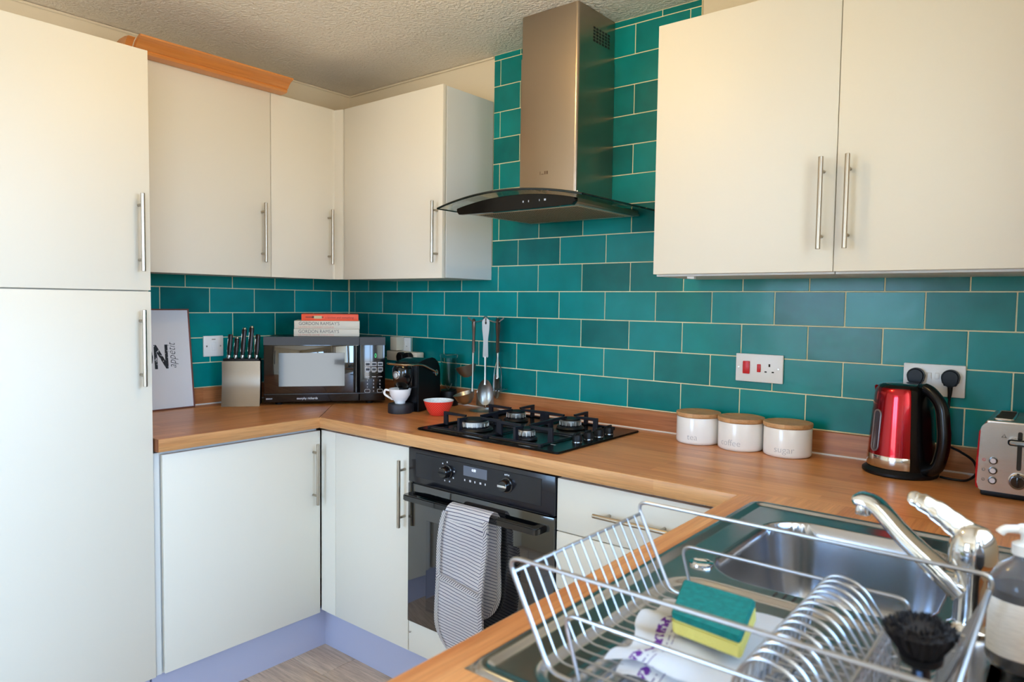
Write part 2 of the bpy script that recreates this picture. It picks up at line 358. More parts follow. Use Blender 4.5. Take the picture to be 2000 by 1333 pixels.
# left wall units
t = thing('wall_cabinet', 'wide cream wall cabinet on the left wall, beside the tall cabinet', 'cabinet', (0, -.912, WB))
MB().box(0.001, -.300, .004, WD-.020, .2985, WT-WB-.004).out('carcass', M_carc, t, 0)
d = door(t, WD-.018, -.2985, 0, WD, .2985, WT-WB)
handle(d, (WD, .259, .056), (WD, .259, .287), (1, 0, 0))
t = thing('wall_cabinet', 'narrow cream wall cabinet on the left wall, next to the corner', 'cabinet', (0, -.459, WB))
MB().box(0.001, -.1520, .004, WD-.020, .1420, WT-WB-.004).out('carcass', M_carc, t, 0)
d = door(t, WD-.018, -.1515, 0, WD, .1425, WT-WB)
handle(d, (WD, .121, .064), (WD, .121, .295), (1, 0, 0))
t = thing('wall_cabinet', 'cream wall cabinet on the tiled wall left of the extractor hood', 'cabinet', (0.62, 0, WB))
MB().box(-.29, -WD+.022, .002, .3032, -.001, WT-WB-.002, .0008, 1).out('carcass', M_carc, t, 0)
d = door(t, -.285, -WD, 0, .3032, -WD+.018, WT-WB)
handle(d, (.279, -WD, .058), (.279, -WD, .289), (0, -1, 0))
MB().prism([(WD-.018, -.3150), (WD-.003, -.3150), (WD-.003, -.304), (.329, -.293), (.329, -.275), (WD-.018, -.275)], WB+.001, WT-.001, 'z').out('corner_filler', M_door)
tag(bpy.data.objects['corner_filler'], 'slim cream filler post between the two wall cabinets meeting in the corner', 'filler post')
# right wall units
RD = .3005
for i, (xa, xb, hx, lab) in enumerate(((1.8144, 2.3165, 2.2875, 'cream wall cabinet with its handle at the right, directly right of the hood'), (2.3185, 2.8200, 2.3495, 'cream wall cabinet with its handle at the left, at the right edge of the picture'))):
    t = thing('wall_cabinet', lab, 'cabinet', (xa, 0, WB))
    w = xb-xa
    MB().box(.0002, -RD+.022, -.006, w-.0002, -.001, WT-WB-.004, .0008, 1).out('carcass', M_carc, t, 0)
    d = door(t, 0, -RD, 0, w, -RD+.018, WT-WB)
    handle(d, (hx-xa, -RD, .055), (hx-xa, -RD, .286), (0, -1, 0))
    if i == 0: MB().box(.09, -.26, -.012, .10, -.25, -.006).box(.10, -.262, -.013, .112, -.248, -.006).out('cabinet_clip', M_white, t)
tag(MB().box(2.8212, -.30, WB-.004, 2.868, -.015, WT-.004).out('side_filler', M_door), 'cream filler strip between the right wall cabinet and the side wall', 'filler post')

# tall cabinet
TX = .605; TY = -1.2185; TT = 2.090
t = thing('tall_cabinet', 'tall cream two-door fridge cabinet at the left edge', 'cabinet', (0, TY-.6, 0))
MB().box(0.02, 0, .15, TX-.022, .6, TT).out('carcass', M_door, t, 0)
MB().box(.02, .002, 0, .56, .598, .15).out('plinth', M_plinth, t, 0)
d = door(t, TX-.018, .002, 1.3675, TX, .598, TT-.006, bev=.0015)
handle(d, (TX, .565, 1.424), (TX, .565, 1.655), (1, 0, 0))
d = door(t, TX-.018, .002, .155, TX, .598, 1.364, bev=.0015)
handle(d, (TX, .565, 1.078), (TX, .565, 1.309), (1, 0, 0))

# base units
BT = .862
t = thing('base_cabinet', 'wide white base cabinet door under the left worktop', 'cabinet', (0, -.9, 0))
MB().box(.02, -.296, .15, TX-.022, .29, BT).out('carcass', M_carc, t, 0)
d = door(t, TX-.018, -.292, .1555, TX, .292, BT-.006)
handle(d, (TX, .261, .583), (TX, .261, .812), (1, 0, 0))
MB().box(.565, -.3165, .152, .590, -.2965, BT).out('end_panel', M_carc, t, 0)
t = thing('base_cabinet', 'narrow white base cabinet left of the oven', 'cabinet', (.9, 0, 0))
MB().box(-.29, -TX+.022, .15, .188, -.02, BT).out('carcass', M_carc, t, 0)
d = door(t, -.205, -TX, .166, .189, -TX+.018, BT-.004)
handle(d, (.172, -TX, .590), (.172, -TX, .817), (0, -1, 0))
tag(MB().box(TX+.002, -TX+.001, .166, .692, -TX+.018, BT-.004, .001, 1).out('corner_filler', M_door), 'white corner post beside the narrow base cabinet', 'filler post')
t = thing('oven_housing', 'white panel and casing below the black oven', 'cabinet', (1.392, 0, 0))
MB().box(-.301, -.57, .15, -.299, -.02, BT).box(.299, -.57, .15, .301, -.02, BT).box(-.299, -.57, .15, .299, -.02, .27).out('carcass', M_carc, t, 0)
door(t, -.299, -TX, .166, .299, -TX+.018, .270, 'panel')
MB().lathe([(0, 0), (.0035, .0005), (.004, .002), (.0035, .003)], (-.29, -TX-.002, .235), 10, 'y').out('screw_cap', M_chrome, t)
t = thing('drawer_unit', 'white drawer unit right of the oven', 'drawers', (1.95, 0, 0))
MB().box(-.257, -TX+.022, .15, .255, -.02, BT).out('carcass', M_carc, t, 0)
for (z0, z1, hz) in ((.7105, BT-.004, .785), (.546, .7075, .635), (.356, .543, .47), (.166, .353, .28)):
    d = door(t, -.2555, -TX, z0, .255, -TX+.018, z1, 'drawer')
    handle(d, (-.120, -TX, hz), (.108, -TX, hz), (0, -1, 0))
t = thing('base_cabinet', 'white base cabinet under the sink', 'cabinet', (2.3, -1.2, 0))
MB().box(-.058, -.62, .15, -.056, .57, .86).box(-.056, -.62, .15, .56, -.60, .86).box(-.056, -.6, .15, .56, .57, .17).out('carcass', M_carc, t, 0)
for ya in (-.60, -.01):
    d = door(t, -.079, ya, .166, -.061, ya+.585, BT-.004)
    handle(d, (-.079, ya+(.55 if ya < -.1 else .035), .58), (-.079, ya+(.55 if ya < -.1 else .035), .81), (-1, 0, 0))
struct(MB().box(.545, -1.215, 0, .563, -.555, .15).out('baseboard_left', M_plinth, smooth=0))
struct(MB().box(.563, -.555, 0, 2.24, -.537, .15).out('baseboard_back', M_plinth, smooth=0))
struct(MB().box(2.24, -1.82, 0, 2.258, -.555, .15).out('baseboard_right', M_plinth, smooth=0))

# ------------------------------------------------------------------ worktop
WZ, WZ0 = .910, .870
t = thing('worktop', 'U-shaped wooden worktop with pale oak edge, running round the kitchen', 'worktop')
ax, ay, bx = .6245, -.6245, 2.2135
e = .0005
MB().prism([(0.0, -1.2125), (ax-.002, -1.2125), (ax-.002, ay), (.019, -.019), (0, -.019)], WZ0, WZ, 'z').out('left_section', M_top_y, t, 0)
MB().prism([(.0, 0), (0.0005, -.0005), (ax, ay+.002), (bx, ay+.002), (bx+.12, -.556), (2.869, -.556), (2.869, 0)], WZ0, WZ-.0002, 'z').out('back_section', M_top_x, t, 0)
# right section with a hole for the bowl
hx0, hx1, hy0, hy1 = 2.285, 2.745, -1.585, -.675
mb = MB()
mb.prism([(bx+.002, ay), (bx+.12, -.5565), (2.869, -.5565), (2.869, hy1), (bx+.002, hy1)], WZ0, WZ, 'z')
mb.box(bx+.002, hy0, WZ0, hx0, hy1, WZ).box(hx1, hy0, WZ0, 2.869, hy1, WZ).box(bx+.002, -1.895, WZ0, 2.869, hy0, WZ)
mb.out('right_section', M_top_y, t, 0)
def edge_strip(p, q, n, mt):
    p, q, n = Vector(p), Vector(q), Vector(n); d = (q-p)
    prof = [(-.002, -.020), (.0, -.020), (.0012, -.0185), (.0012, .0165), (.0002, .0193), (-.0025, .020)]
    mb = MB(); tm = bmesh.new(); A = [tm.verts.new(p+n*a+Vector((0, 0, .89+b))) for a, b in prof]; B = [tm.verts.new(q+n*a+Vector((0, 0, .89+b))) for a, b in prof]
    k = len(prof)
    for i in range(k): tm.faces.new((A[i], A[(i+1) % k], B[(i+1) % k], B[i]))
    tm.faces.new(A); tm.faces.new(B[::-1]); bmesh.ops.recalc_face_normals(tm, faces=tm.faces); mb._add(tm)
    return mb.out('edge_strip', mt, t, 40)
edge_strip((ax, -1.2125, 0), (ax, ay, 0), (1, 0, 0), M_edge_y)
edge_strip((ax, ay, 0), (bx, ay, 0), (0, -1, 0), M_edge)
edge_strip((bx, ay, 0), (bx, -1.895, 0), (-1, 0, 0), M_edge_y)
MB().box(.586, -1.2155, WZ0, ax-.002, -1.2126, WZ).out('end_strip', mat('dark_oak_end', (120, 70, 40), .5), t, 0)
# upstands
o = struct(MB().box(.019, -.018, .911, 2.869, 0, .9785, .0015, 1).out('trim_1', M_upst))
MB().tube([(.02, -.0195, .9115), (2.865, -.0195, .9115)], .0032, 6).out('sealant_bead', M_sili, o)
MB().tube([(.02, -.0008, .9795), (2.865, -.0008, .9795)], .0018, 6).out('sealant_bead', M_grout, o)
M_upst_y = wood_mat('oak_upstand_along', (160, 92, 50), (205, 142, 90), 'y', stave=(1.2, 3.0), rough=.35)
o = struct(MB().box(0, -1.212, .911, .018, -.0, .9785, .0015, 1).out('trim_2', M_upst_y))
MB().tube([(.0195, -.02, .9115), (.0195, -1.21, .9115)], .0032, 6).out('sealant_bead', M_sili, o)
MB().tube([(.0008, -.02, .9795), (.0008, -1.21, .9795)], .0018, 6).out('sealant_bead', M_grout, o)
# ceiling edge bead
struct(MB().tube([(-.003, 0, ZC-.006), (-.003, -4.2, ZC-.006)], .005, 6).out('trim_3', M_wall))
struct(MB().tube([(0, .003, ZC-.006), (.92, .003, ZC-.006)], .005, 6).out('trim_4', M_wall))

# ------------------------------------------------------------------ extractor hood
M_hsteel = mat('hood_steel', (176, 160, 142), 0.28, 1.0, bump=(40, .06, (40, 1, 1)))
M_glass = mat('smoked_glass', (190, 200, 196), 0.02, trans=1.0, ior=1.45)
t = thing('extractor_hood', 'stainless chimney extractor hood with curved glass canopy above the hob', 'hood', (1.365, 0, 1.645))
hx = .121
def chim(w, dpt, z0, z1, r=.008): return MB().prism(rrect(-w, -dpt, w, .03, r, 4), z0, z1, 'z')
mb = MB(); P = [(-hx, -.001), (-hx, -.224)]+[(a, b) for a, b in arc(-hx+.009, -.224, .009, 180, 270, 5)]+[(a, b) for a, b in arc(hx-.009, -.224, .009, 270, 360, 5)]+[(hx, -.224), (hx, -.001)]
mb.prism(P, .04, .550, 'z').out('chimney_lower', M_hsteel, t, 30)
P2 = [(a*.985, b*.99) for a, b in P]
u = MB().prism(P2, .5505, ZC-1.645-.001, 'z').out('chimney_upper', M_hsteel, t, 30)
g = MB()
for i in range(6):
    for k in range(5): g.box(hx*.985-.0005, -.140+i*.0185, .590+k*.0105, hx*.985+.0006, -.140+i*.0185+.013, .590+k*.0105+.0075)
g.out('vent_slots', M_gap, u, 0)['kind'] = 'stuff'
# glass canopy: arched along x
def gz(x): return .0545-.034*(x/.2975)**2
def gy(x): return -.470+.012*(x/.2975)**2
MB().grid(lambda a, b: ((a-.5)*.595, gy((a-.5)*.595)*(1-b)+(-.002)*b, gz((a-.5)*.595)), 40, 10, thick=.006).out('glass_canopy', M_glass, t, 40)
mb = MB()
n = 40; fr = [((i/n-.5)*.595) for i in range(n+1)]
mb.tube([(x, gy(x)-.0015, gz(x)+.001) for x in fr], .0036, 6); mb.tube([(.2985, gy(.2975)*(1-k/4), gz(.2975)+.001) for k in range(5)], .0036, 6); mb.tube([(-.2985, gy(.2975)*(1-k/4), gz(.2975)+.001) for k in range(5)], .0036, 6)
mb.out('glass_edge', mat('dark_glass_edge', (16, 24, 22), .1), t)
bx0, bx1 = -.232, .252
MB().box(bx0+.006, -.415, .004, bx1-.006, -.02, .012, .002).box(bx0+.012, -.41, .012, bx1-.012, -.02, .022).out('body', M_hsteel, t)
# fascia
top = [(bx0+(bx1-bx0)*i/20, .019+.026*(1-(2*i/20-1)**2)) for i in range(21)]
f = MB().prism([(bx0, .008), (bx0+.010, -.002)]+[(bx0+(bx1-bx0)*i/10, -.002-.002*(1-(2*i/10-1)**2)) for i in range(1, 10)]+[(bx1-.010, -.002), (bx1, .008)]+top[::-1], -.432, -.414, 'y', .001, 1).out('control_fascia', mat('fascia_black', (6, 6, 7), .15, spec=.3), t)
M_led = mat('pale_marking', (200, 200, 205), .5)
for i, (x, w) in enumerate(((.055, .004), (.077, .003), (.120, .002), (.139, .007))): MB().box(x, -.4326, .017, x+w, -.4318, .023).out('touch_key', M_led, f, 0)
MB().box(.262-.004, -.437, .030, .262+.004, -.432, .036, .002).out('glass_fixing', M_chrome, t)
# grease filter
M_filt = mat('perforated_aluminium', (214, 184, 148), .5, .5)
ft = MB().box(-.02, -.40, .0, .245, -.06, .0038, .001).out('filter_frame', M_steel, t)
fb = MB().box(-.18, -.385, -.0012, .235, -.08, .0, 0)
fb.out('grease_filter', M_filt, t, 0)
fh = MB()
for i in range(46):
    for k in range(16): fh.box(-.175+i*.0088, -.380+k*.0185, -.0018, -.175+i*.0088+.0045, -.380+k*.0185+.013, -.0011)
fh.out('filter_mesh', mat('filter_holes', (96, 78, 58), .6, .6), t, 0)['kind'] = 'stuff'
mb = MB()
for i_, (a_, b_) in enumerate(((-.028, -.026), (-.022, -.012), (-.009, -.004), (-.001, .006))): mb.box(a_, -.2334, .142, b_, -.2329, .153 if i_ != 1 else .1445)
mb.out('etched_mark', mat('faint_etch', (120, 100, 82), .4, .8), t, 0)

# ------------------------------------------------------------------ hob
t = thing('gas_hob', 'black four-burner gas hob set in the worktop', 'hob', (1.365, -.3135, WZ))
MB().prism(rrect(-.295, -.2435, .295, .2435, .012), .0003, .007, 'z', .003, 2).out('hob_plate', mat('hob_enamel', (7, 7, 8), .22, spec=.3), t)
mb = MB()
for (xa, xb) in ((-.268, -.010), (-.002, .208)):
    mb.tube([(p[0], p[1], .0075) for p in rrect(xa, -.215, xb, .215, .02)], .0035, 6, closed=True)
mb.out('pressed_rim', M_black, t)
burn = [(-.128, -.135, .049), (.108, -.150, .026), (-.138, .105, .034), (.100, .105, .036)]
M_burn = mat('burner_alloy', (225, 222, 214), .42, 1.0)
for i, (x, y, r) in enumerate(burn):
    b = MB().lathe([(0, .007), (r*1.35, .007), (r*1.25, .013), (r*1.02, .014), (r*1.02, .019), (0, .019)], (x, y, .003), 28).out('burner_base', M_blackm, t)
    q = MB().lathe([(r*.98, .019), (r, .020), (r*1.02, .035), (r*.97, .036), (0, .036)], (x, y, .002), 40)
    for k in range(20 if r > .04 else 14):
        a = 2*PI*k/(20 if r > .04 else 14); q.box(-.0012, -.0012, .021, .0015, .0012, .0315, mtx=Matrix.Translation((x+r*1.012*math.cos(a), y+r*1.012*math.sin(a), 0)) @ Matrix.Rotation(a, 4, 'Z'))
    q.out('burner_ring', M_burn, b)
    MB().lathe([(0, .0335), (r*.96, .0335), (r*.98, .036), (r*.92, .0395), (r*.4, .0405), (0, .0405)], (x, y, .0045), 32).out('burner_cap', M_blackm, b)
for gi, (xa, xb, ids) in enumerate(((-.262, -.014, (0, 2)), (-.004, .206, (1, 3)))):
    s = MB(); h = .0085
    bar = .0032
    for p, q in (((xa, -.208), (xb, -.208)), ((xa, .208), (xb, .208)), ((xa, -.015), (xb, -.015))): s.box(p[0], p[1]-bar, h, q[0], p[1]+bar, h+.005, .001, 1)
    for x in (xa, xb): s.box(x-bar, -.208, h, x+bar, .208, h+.005, .001, 1)
    for x in (xa, xb):
        for y in (-.208, .208): s.box(x-.006, y-.006, .007, x+.006, y+.006, h+.004)
    ps = s.out('pan_support', M_iron, t)
    for b in ids:
        bxx, byy, br = burn[b]
        for (dx, dy) in ((1, 0), (-1, 0), (0, 1), (0, -1)):
            if dx: ex, ey = (xb if dx > 0 else xa), byy
            else: ex = bxx; ey = (.208 if byy > 0 else -.015) if dy > 0 else (-.015 if byy > 0 else -.208)
            L = abs((ex-bxx) if dx else (ey-byy)); tip = L-max(br*.75, .018)
            T = Matrix.Translation((ex, ey, 0)) @ Matrix.Rotation(math.atan2(-dy, -dx), 4, 'Z')
            MB().prism([(-.004, h), (.014, h), (.012, h+.036), (tip, h+.037), (tip+.002, h+.044), (-.004, h+.046)], -.0045, .0045, 'y', .0008, 1, mtx=T).out('finger', M_iron, ps)
for i in range(4):
    k = MB().lathe([(0, .007), (.0175, .007), (.0175, .0085), (0, .0085)], (.246, -.070+i*.062, 0), 24)
    k = k.out('knob_bezel', M_chrome, t)
    kk = MB().lathe([(.0160, .0086), (.0155, .024), (.0125, .029), (0, .0295)], (.246, -.070+i*.062, 0), 24)
    kk.box(-.0035, -.0155, .026, .0035, .0155, .0345, .0015, mtx=Matrix.Translation((.246, -.070+i*.062, 0))); kk.out('knob', M_blackm, t)
MB().box(.190, -.163, .0071, .228, -.159, .0075).out('printed_mark', M_led, t, 0)

# ------------------------------------------------------------------ oven
M_oven = mat('oven_black_glass', (15, 16, 24), .2, coat=.1, spec=.5)
M_ovg = mat('oven_door_glass', (9, 10, 13), .05, coat=1.0, spec=.8)
t = thing('built_in_oven', 'black built-in electric oven below the hob', 'oven', (1.392, -TX, .272))
MB().box(-.29, .004, .002, .29, .53, .585).out('oven_box', M_blackm, t, 0)
p = MB().box(-.298, -.006, .4765, .299, .018, .590, .0025, 2).out('control_panel', M_oven, t)
MB().box(-.262, -.0075, .497, .252, -.006, .576, .0006, 1).out('panel_inlay', M_oven, p)
disp = MB().box(-.048, -.0088, .537, .049, -.0074, .568, .0008, 1).out('display', mat('oven_display', (88, 94, 106), .3, emit=((90, 96, 110), .12)), p)
M_lit = mat('lit_digits', (230, 235, 245), .5, emit=((225, 232, 245), 1.0))
text('0:00', .012, M_lit, disp, frame((-.012, -.0092, .5545), (1, 0, 0), (0, 0, 1)), name='digits', xs=.8)
for i in range(5): MB().box(-.044+i*.021, -.0082, .520, -.044+i*.021+.004+(i % 2)*.003, -.0075, .526).out('touch_mark', M_led, p, 0)
for kx, dots in ((-.118, 1), (.126, 0)):
    k = MB().lathe([(0, 0), (.023, 0), (.023, .003), (.019, .004), (.017, .020), (.015, .023), (0, .0235)], (kx, -.0075, .536), 28, 'y').out('dial', M_black, p)
    MB().box(kx-.017, -.0325, .5325, kx+.017, -.030, .5395, .001).out('grip', M_chrome if not dots else M_blackm, k)
    for a in range(8 if dots else 3):
        an = PI/2+(a-(0 if dots else 1))*(.7 if dots else .22)
        MB().box(kx+.031*math.cos(an)-.0022, -.0081, .536+.031*math.sin(an)-.0022, kx+.031*math.cos(an)+.0022, -.0075, .536+.031*math.sin(an)+.0022).out('dial_mark', M_led, p, 0)
d = MB().box(-.298, -.008, .002, .299, .018, .4725, .003, 2).out('oven_door', M_ovg, t)
MB().box(-.275, .0, .4725, .275, .012, .4765).out('vent_gap', M_gap, t, 0)
MB().box(-.21, -.0086, .06, .21, -.0079, .36).out('door_window', mat('oven_window', (4, 5, 7), .03, coat=1, spec=.9), d, 0)
hh = [(-.272, -.008), (-.268, -.040)]+[(-.262, -.048)]+[(.262, -.048), (.268, -.040), (.272, -.008)]
MB().prism([(-.274, -.006), (-.274, -.040)]+arc(-.262, -.046, .012, 180, 270, 4)+arc(.262, -.046, .012, 270, 360, 4)+[(.274, -.040), (.274, -.006), (.250, -.006), (.246, -.030), (.240, -.034), (-.240, -.034), (-.246, -.030), (-.250, -.006)], .427, .447, 'z', .003, 2).out('handle', M_black, d)

# ------------------------------------------------------------------ oven glove over the handle
def stripe_mat(name, base, line, period, duty, diag=0.0, shade=None):
    mt = bpy.data.materials.new(name); mt.use_nodes = True; nt = mt.node_tree; b = nt.nodes['Principled BSDF']; N = nt.nodes.new; L = nt.links.new
    uv = N('ShaderNodeUVMap'); sp = N('ShaderNodeSeparateXYZ'); L(uv.outputs[0], sp.inputs[0])
    nz = N('ShaderNodeTexNoise'); nz.inputs['Scale'].default_value = 18; L(uv.outputs[0], nz.inputs['Vector'])
    a = N('ShaderNodeMath'); a.operation = 'MULTIPLY_ADD'; a.inputs[1].default_value = diag; L(sp.outputs[0], a.inputs[0]); L(sp.outputs[1], a.inputs[2])
    w = N('ShaderNodeMath'); w.operation = 'MULTIPLY_ADD'; w.inputs[1].default_value = .004; L(nz.outputs['Fac'], w.inputs[0]); L(a.outputs[0], w.inputs[2])
    q = N('ShaderNodeMath'); q.operation = 'DIVIDE'; q.inputs[1].default_value = period; L(w.outputs[0], q.inputs[0])
    f = N('ShaderNodeMath'); f.operation = 'FRACT'; L(q.outputs[0], f.inputs[0])
    c = N('ShaderNodeMath'); c.operation = 'LESS_THAN'; c.inputs[1].default_value = duty; L(f.outputs[0], c.inputs[0])
    mx = N('ShaderNodeMix'); mx.data_type = 'RGBA'; mx.inputs['A'].default_value = rgb(base); mx.inputs['B'].default_value = rgb(line); L(c.outputs[0], mx.inputs['Factor']); L(mx.outputs['Result'], b.inputs['Base Color'])
    b.inputs['Roughness'].default_value = .85; b.inputs['Sheen Weight'].default_value = .2
    return mt
M_strip = stripe_mat('ticking_stripe', (248, 243, 242), (84, 84, 118), .0100, .2)
M_bind = stripe_mat('bias_binding', (244, 238, 236), (62, 62, 92), .0085, .28, diag=.9)
t = thing('oven_glove', 'striped double oven glove hanging over the black oven handle', 'oven glove', (1.411, -.65, .272))
# path (y,z) local
zt = .4575
path = [(.030, .108), (.028, .25), (.026, .40), (.022, zt-.012), (.014, zt-.002), (.003, zt+.001), (-.010, zt-.003), (-.021, zt-.014), (-.026, .40), (-.034, .30), (-.038, .20), (-.035, .10), (-.030, .04), (-.026, -.012)]
def catmull(P, n=6):
    out = []
    for i in range(len(P)-1):
        p0, p1, p2, p3 = [Vector(P[max(0, min(len(P)-1, k))]) for k in (i-1, i, i+1, i+2)]
        for k in range(n):
            u = k/n; out.append(.5*((2*p1)+(-p0+p2)*u+(2*p0-5*p1+4*p2-p3)*u*u+(-p0+3*p1-3*p2+p3)*u**3))
    out.append(Vector(P[-1])); return out
pth = catmull(path); ln = [0]
for i in range(1, len(pth)): ln.append(ln[-1]+(pth[i]-pth[i-1]).length)
LT = ln[-1]
def along(s):
    s = max(0, min(LT, s))
    for i in range(1, len(ln)):
        if s <= ln[i] or i == len(ln)-1:
            u = (s-ln[i-1])/max(1e-9, ln[i]-ln[i-1]); p = pth[i-1].lerp(pth[i], u); dd = (pth[i]-pth[i-1]).normalized(); return p, Vector((-dd.y, dd.x))
HWd = .094
def halfw(s):
    e = min(s, LT-s); R = .105
    w = HWd*(1-.10*math.exp(-((s-LT*.43)/.05)**2))
    if e < R: w *= math.sqrt(max(0, 1-((R-e)/R)**2))*.97+.03
    return w
def gl(s, tt, off=0):
    p, n = along(s); w = halfw(s); x = tt*w+.006*math.sin(s*6)
    bul = .006*math.sin(s*26+tt*2)*(1 if s < LT*.4 or s > LT*.5 else .2)
    q = p+n*(off+bul*.5)
    tw = .012*tt*(1 if s > LT*.47 else -0.4)
    return (x, q.x-abs(tw)*.3, q.y-.010*tt*(s > LT*.5))
MB().grid(lambda a, b: gl(a*LT, 2*b-1), 110, 16, lambda a, b: ((2*b-1)*halfw(a*LT), a*LT), thick=.007).out('fabric', M_strip, t, 60)
s0 = LT-.245
pk = MB().grid(lambda a, b: gl(s0+a*(LT-s0-.004), (2*b-1)*.97, -.009+.004*a), 40, 16, lambda a, b: ((2*b-1)*halfw(s0+a*(LT-s0)), a*.24+.003), thick=.004)
pk = pk.out('hand_pocket', M_strip, t, 60)
MB().grid(lambda a, b: gl(s0-.004+a*.013, (2*b-1)*.97, -.012), 3, 16, lambda a, b: (a*.013, (2*b-1)*.09), thick=.004).out('pocket_hem', M_bind, t, 60)
for sg in (-1, 1):
    for sa, sb, of in ((.004, LT*.40, .0045), (LT*.47, LT-.006, -.0100)):
        MB().grid(lambda a, b: gl(sa+a*(sb-sa), sg*(.85+.165*b), of), 70, 3, lambda a, b: (b*.017, sa+a*(sb-sa)), thick=.0015).out('binding', M_bind, t, 60)

# ------------------------------------------------------------------ microwave and books
th = math.atan2(.785, .62)
t = thing('microwave', 'black microwave oven standing across the corner, with books on top', 'microwave', (.375, -.4155, WZ), th)
W2, MH, MD0 = .245, .283, .275
MB().box(-W2+.004, .022, .012, W2-.004, MD0, MH-.004, .005).out('casing', mat('microwave_casing', (30, 27, 27), .35, .3), t)
for x in (-.19, .18):
    for yy in (.045, .23): MB().lathe([(0, 0), (.014, 0), (.016, .012), (0, .012)], (x, yy, 0), 14).out('foot', M_blackm, t)
xd = .138
def bowf(x0, x1, z0, z1, y0, bow, nm, mt_, par=t, zz=8):
    return MB().grid(lambda a, b: (x0+(x1-x0)*a, y0-bow*math.sin(PI*b)**.5, z0+(z1-z0)*b), 12, zz, thick=-.02).out(nm, mt_, par, 50)
dr = MB().box(-W2, .002, .012, xd-.001, .022, MH, .004, 3).out('door', M_black, t)
MB().box(-W2+.003, -.0005, .050, xd-.024, .003, MH-.036, .0015).out('door_glass', mat('door_mirror_glass', (12, 12, 16), .03, coat=1, spec=1.0), dr)
MB().box(-.186, -.0012, .078, .078, .0, MH-.066, .0004, 1).out('viewing_window', mat('window_mesh', (52, 58, 62), .08, .35, coat=.6), dr)
MB().prism([(-W2, MH-.034), (xd-.001, MH-.034), (xd-.001, MH), (-W2, MH)], .0, .003, 'y').out('top_band', mat('matt_brown_black', (38, 33, 31), .4), dr)
MB().tube([(xd-.0125, .001, .05), (xd-.0125, .001, MH-.036)], .0095, 12).out('handle', M_black, dr)
MB().box(-W2, -.001, .044, W2, .003, .0475, .0008).out('trim_line', mat('grey_trim', (70, 70, 74), .3, .6), t)
pn = MB().box(xd+.0005, .002, .012, W2, .022, MH, .004, 3).out('control_panel', M_black, t)
MB().prism([(xd+.001, MH-.034), (W2, MH-.034), (W2, MH), (xd+.001, MH)], .0, .003, 'y').out('top_band', MATS['matt_brown_black'], pn)
text('0', .026, mat('green_digit', (60, 190, 110), .5, emit=((60, 200, 120), .8)), pn, frame((xd+.062, .0012, .196), (1, 0, 0), (0, 0, 1)), name='clock_digit', xs=.7)
for r_ in range(2):
    for c_ in range(3):
        x = xd+.024+c_*.026; z = .160-r_*.022
        MB().box(x, .0004, z, x+.021, .0024, z+.017, .0006, 1).out('key', M_led, pn)
        MB().box(x+.0022, -.0001, z+.003, x+.0188, .0006, z+.0135).out('key', mat('key_face', (26, 26, 30), .4), pn, 0)
for c_ in range(3):
    for z, w in ((.148, .014), (.128, .016)): MB().box(xd+.026+c_*.026, .0006, z-.014, xd+.026+c_*.026+w, .0018, z-.0115).out('marking', M_led, pn, 0)
for i, ch in enumerate('123456789'):
    text(ch, .0095, M_led, pn, frame((xd+.0305+(i % 3)*.026, .0012, .096-(i//3)*.0145), (1, 0, 0), (0, 0, 1)), name='digit', bold=.0002)
for c_ in (0, 2):
    x = xd+.022+c_*.026; MB().tube([(p_[0], .0012, p_[1]) for p_ in rrect(x, .048, x+.022, .062, .005)], .0009, 6, closed=True).out('button_outline', M_led, pn)
text('0', .0095, M_led, pn, frame((xd+.0565, .0012, .051), (1, 0, 0), (0, 0, 1)), name='digit')
text('morphy richards', .0125, M_led, t, frame((-.115, .0005, .024), (1, 0, 0), (0, 0, 1)), name='maker_name', bold=.0003)
text('800W', .010, M_led, t, frame((-.236, .0005, .024), (1, 0, 0), (0, 0, 1)), name='rating_mark')

def book(name, lab, x0, x1, z, th_, dep, cov, dy=0, rot=0):
    b = thing(name, lab, 'book', (0, 0, 0), 0, 'cookbooks stacked on the microwave')
    b.matrix_world = Matrix.Translation((.375, -.4155, WZ)) @ Matrix.Rotation(th, 4, 'Z') @ Matrix.Translation(((x0+x1)/2, dy, z)) @ Matrix.Rotation(rot, 4, 'Z')
    w = (x1-x0)/2
    c = MB().box(-w, 0, 0, w, dep, .0025, .0006, 1).box(-w, 0, th_-.0025, w, dep, th_, .0006, 1).box(-w, -.001, 0, w, .003, th_, .0012, 2).out('cover', cov, b)
    MB().box(-w+.004, .003, .0025, w-.004, dep-.003, th_-.0025).out('pages', mat('paper', (225, 218, 200), .9, bump=(400, .3, (.02, .02, 1))), b, 0)
    return b
cw = mat('white_cover', (214, 206, 192), .45); co = mat('orange_cover', (235, 84, 45), .45)
Mt = mat('grey_ink', (92, 92, 96), .6); Mp = mat('pink_ink', (214, 150, 130), .6); Mk = mat('dark_ink', (50, 32, 30), .6); Mr = mat('red_ink', (150, 45, 28), .6)
z0 = MH
b = book('cookbook', 'white cookbook at the bottom of the stack on the microwave', -.130, .138, z0, .031, .2, cw, .05)
text("GORDON RAMSAY'S", .0190, Mt, b, frame((-.116, -.0012, .0145), (1, 0, 0), (0, 0, 1)), xs=.95)
text('ULTIMATE HOME COOKING', .0105, Mp, b, frame((-.116, -.0012, .003), (1, 0, 0), (0, 0, 1)), xs=1.08)
b = book('cookbook', 'white cookbook in the middle of the stack, under the orange one', -.128, .139, z0+.0313, .034, .2, cw, .05)
text("GORDON RAMSAY'S", .0190, Mt, b, frame((-.116, -.0012, .0165), (1, 0, 0), (0, 0, 1)), xs=.95)
text('ULTIMATE COOKERY COURSE', .0105, Mp, b, frame((-.116, -.0012, .004), (1, 0, 0), (0, 0, 1)), xs=1.0)
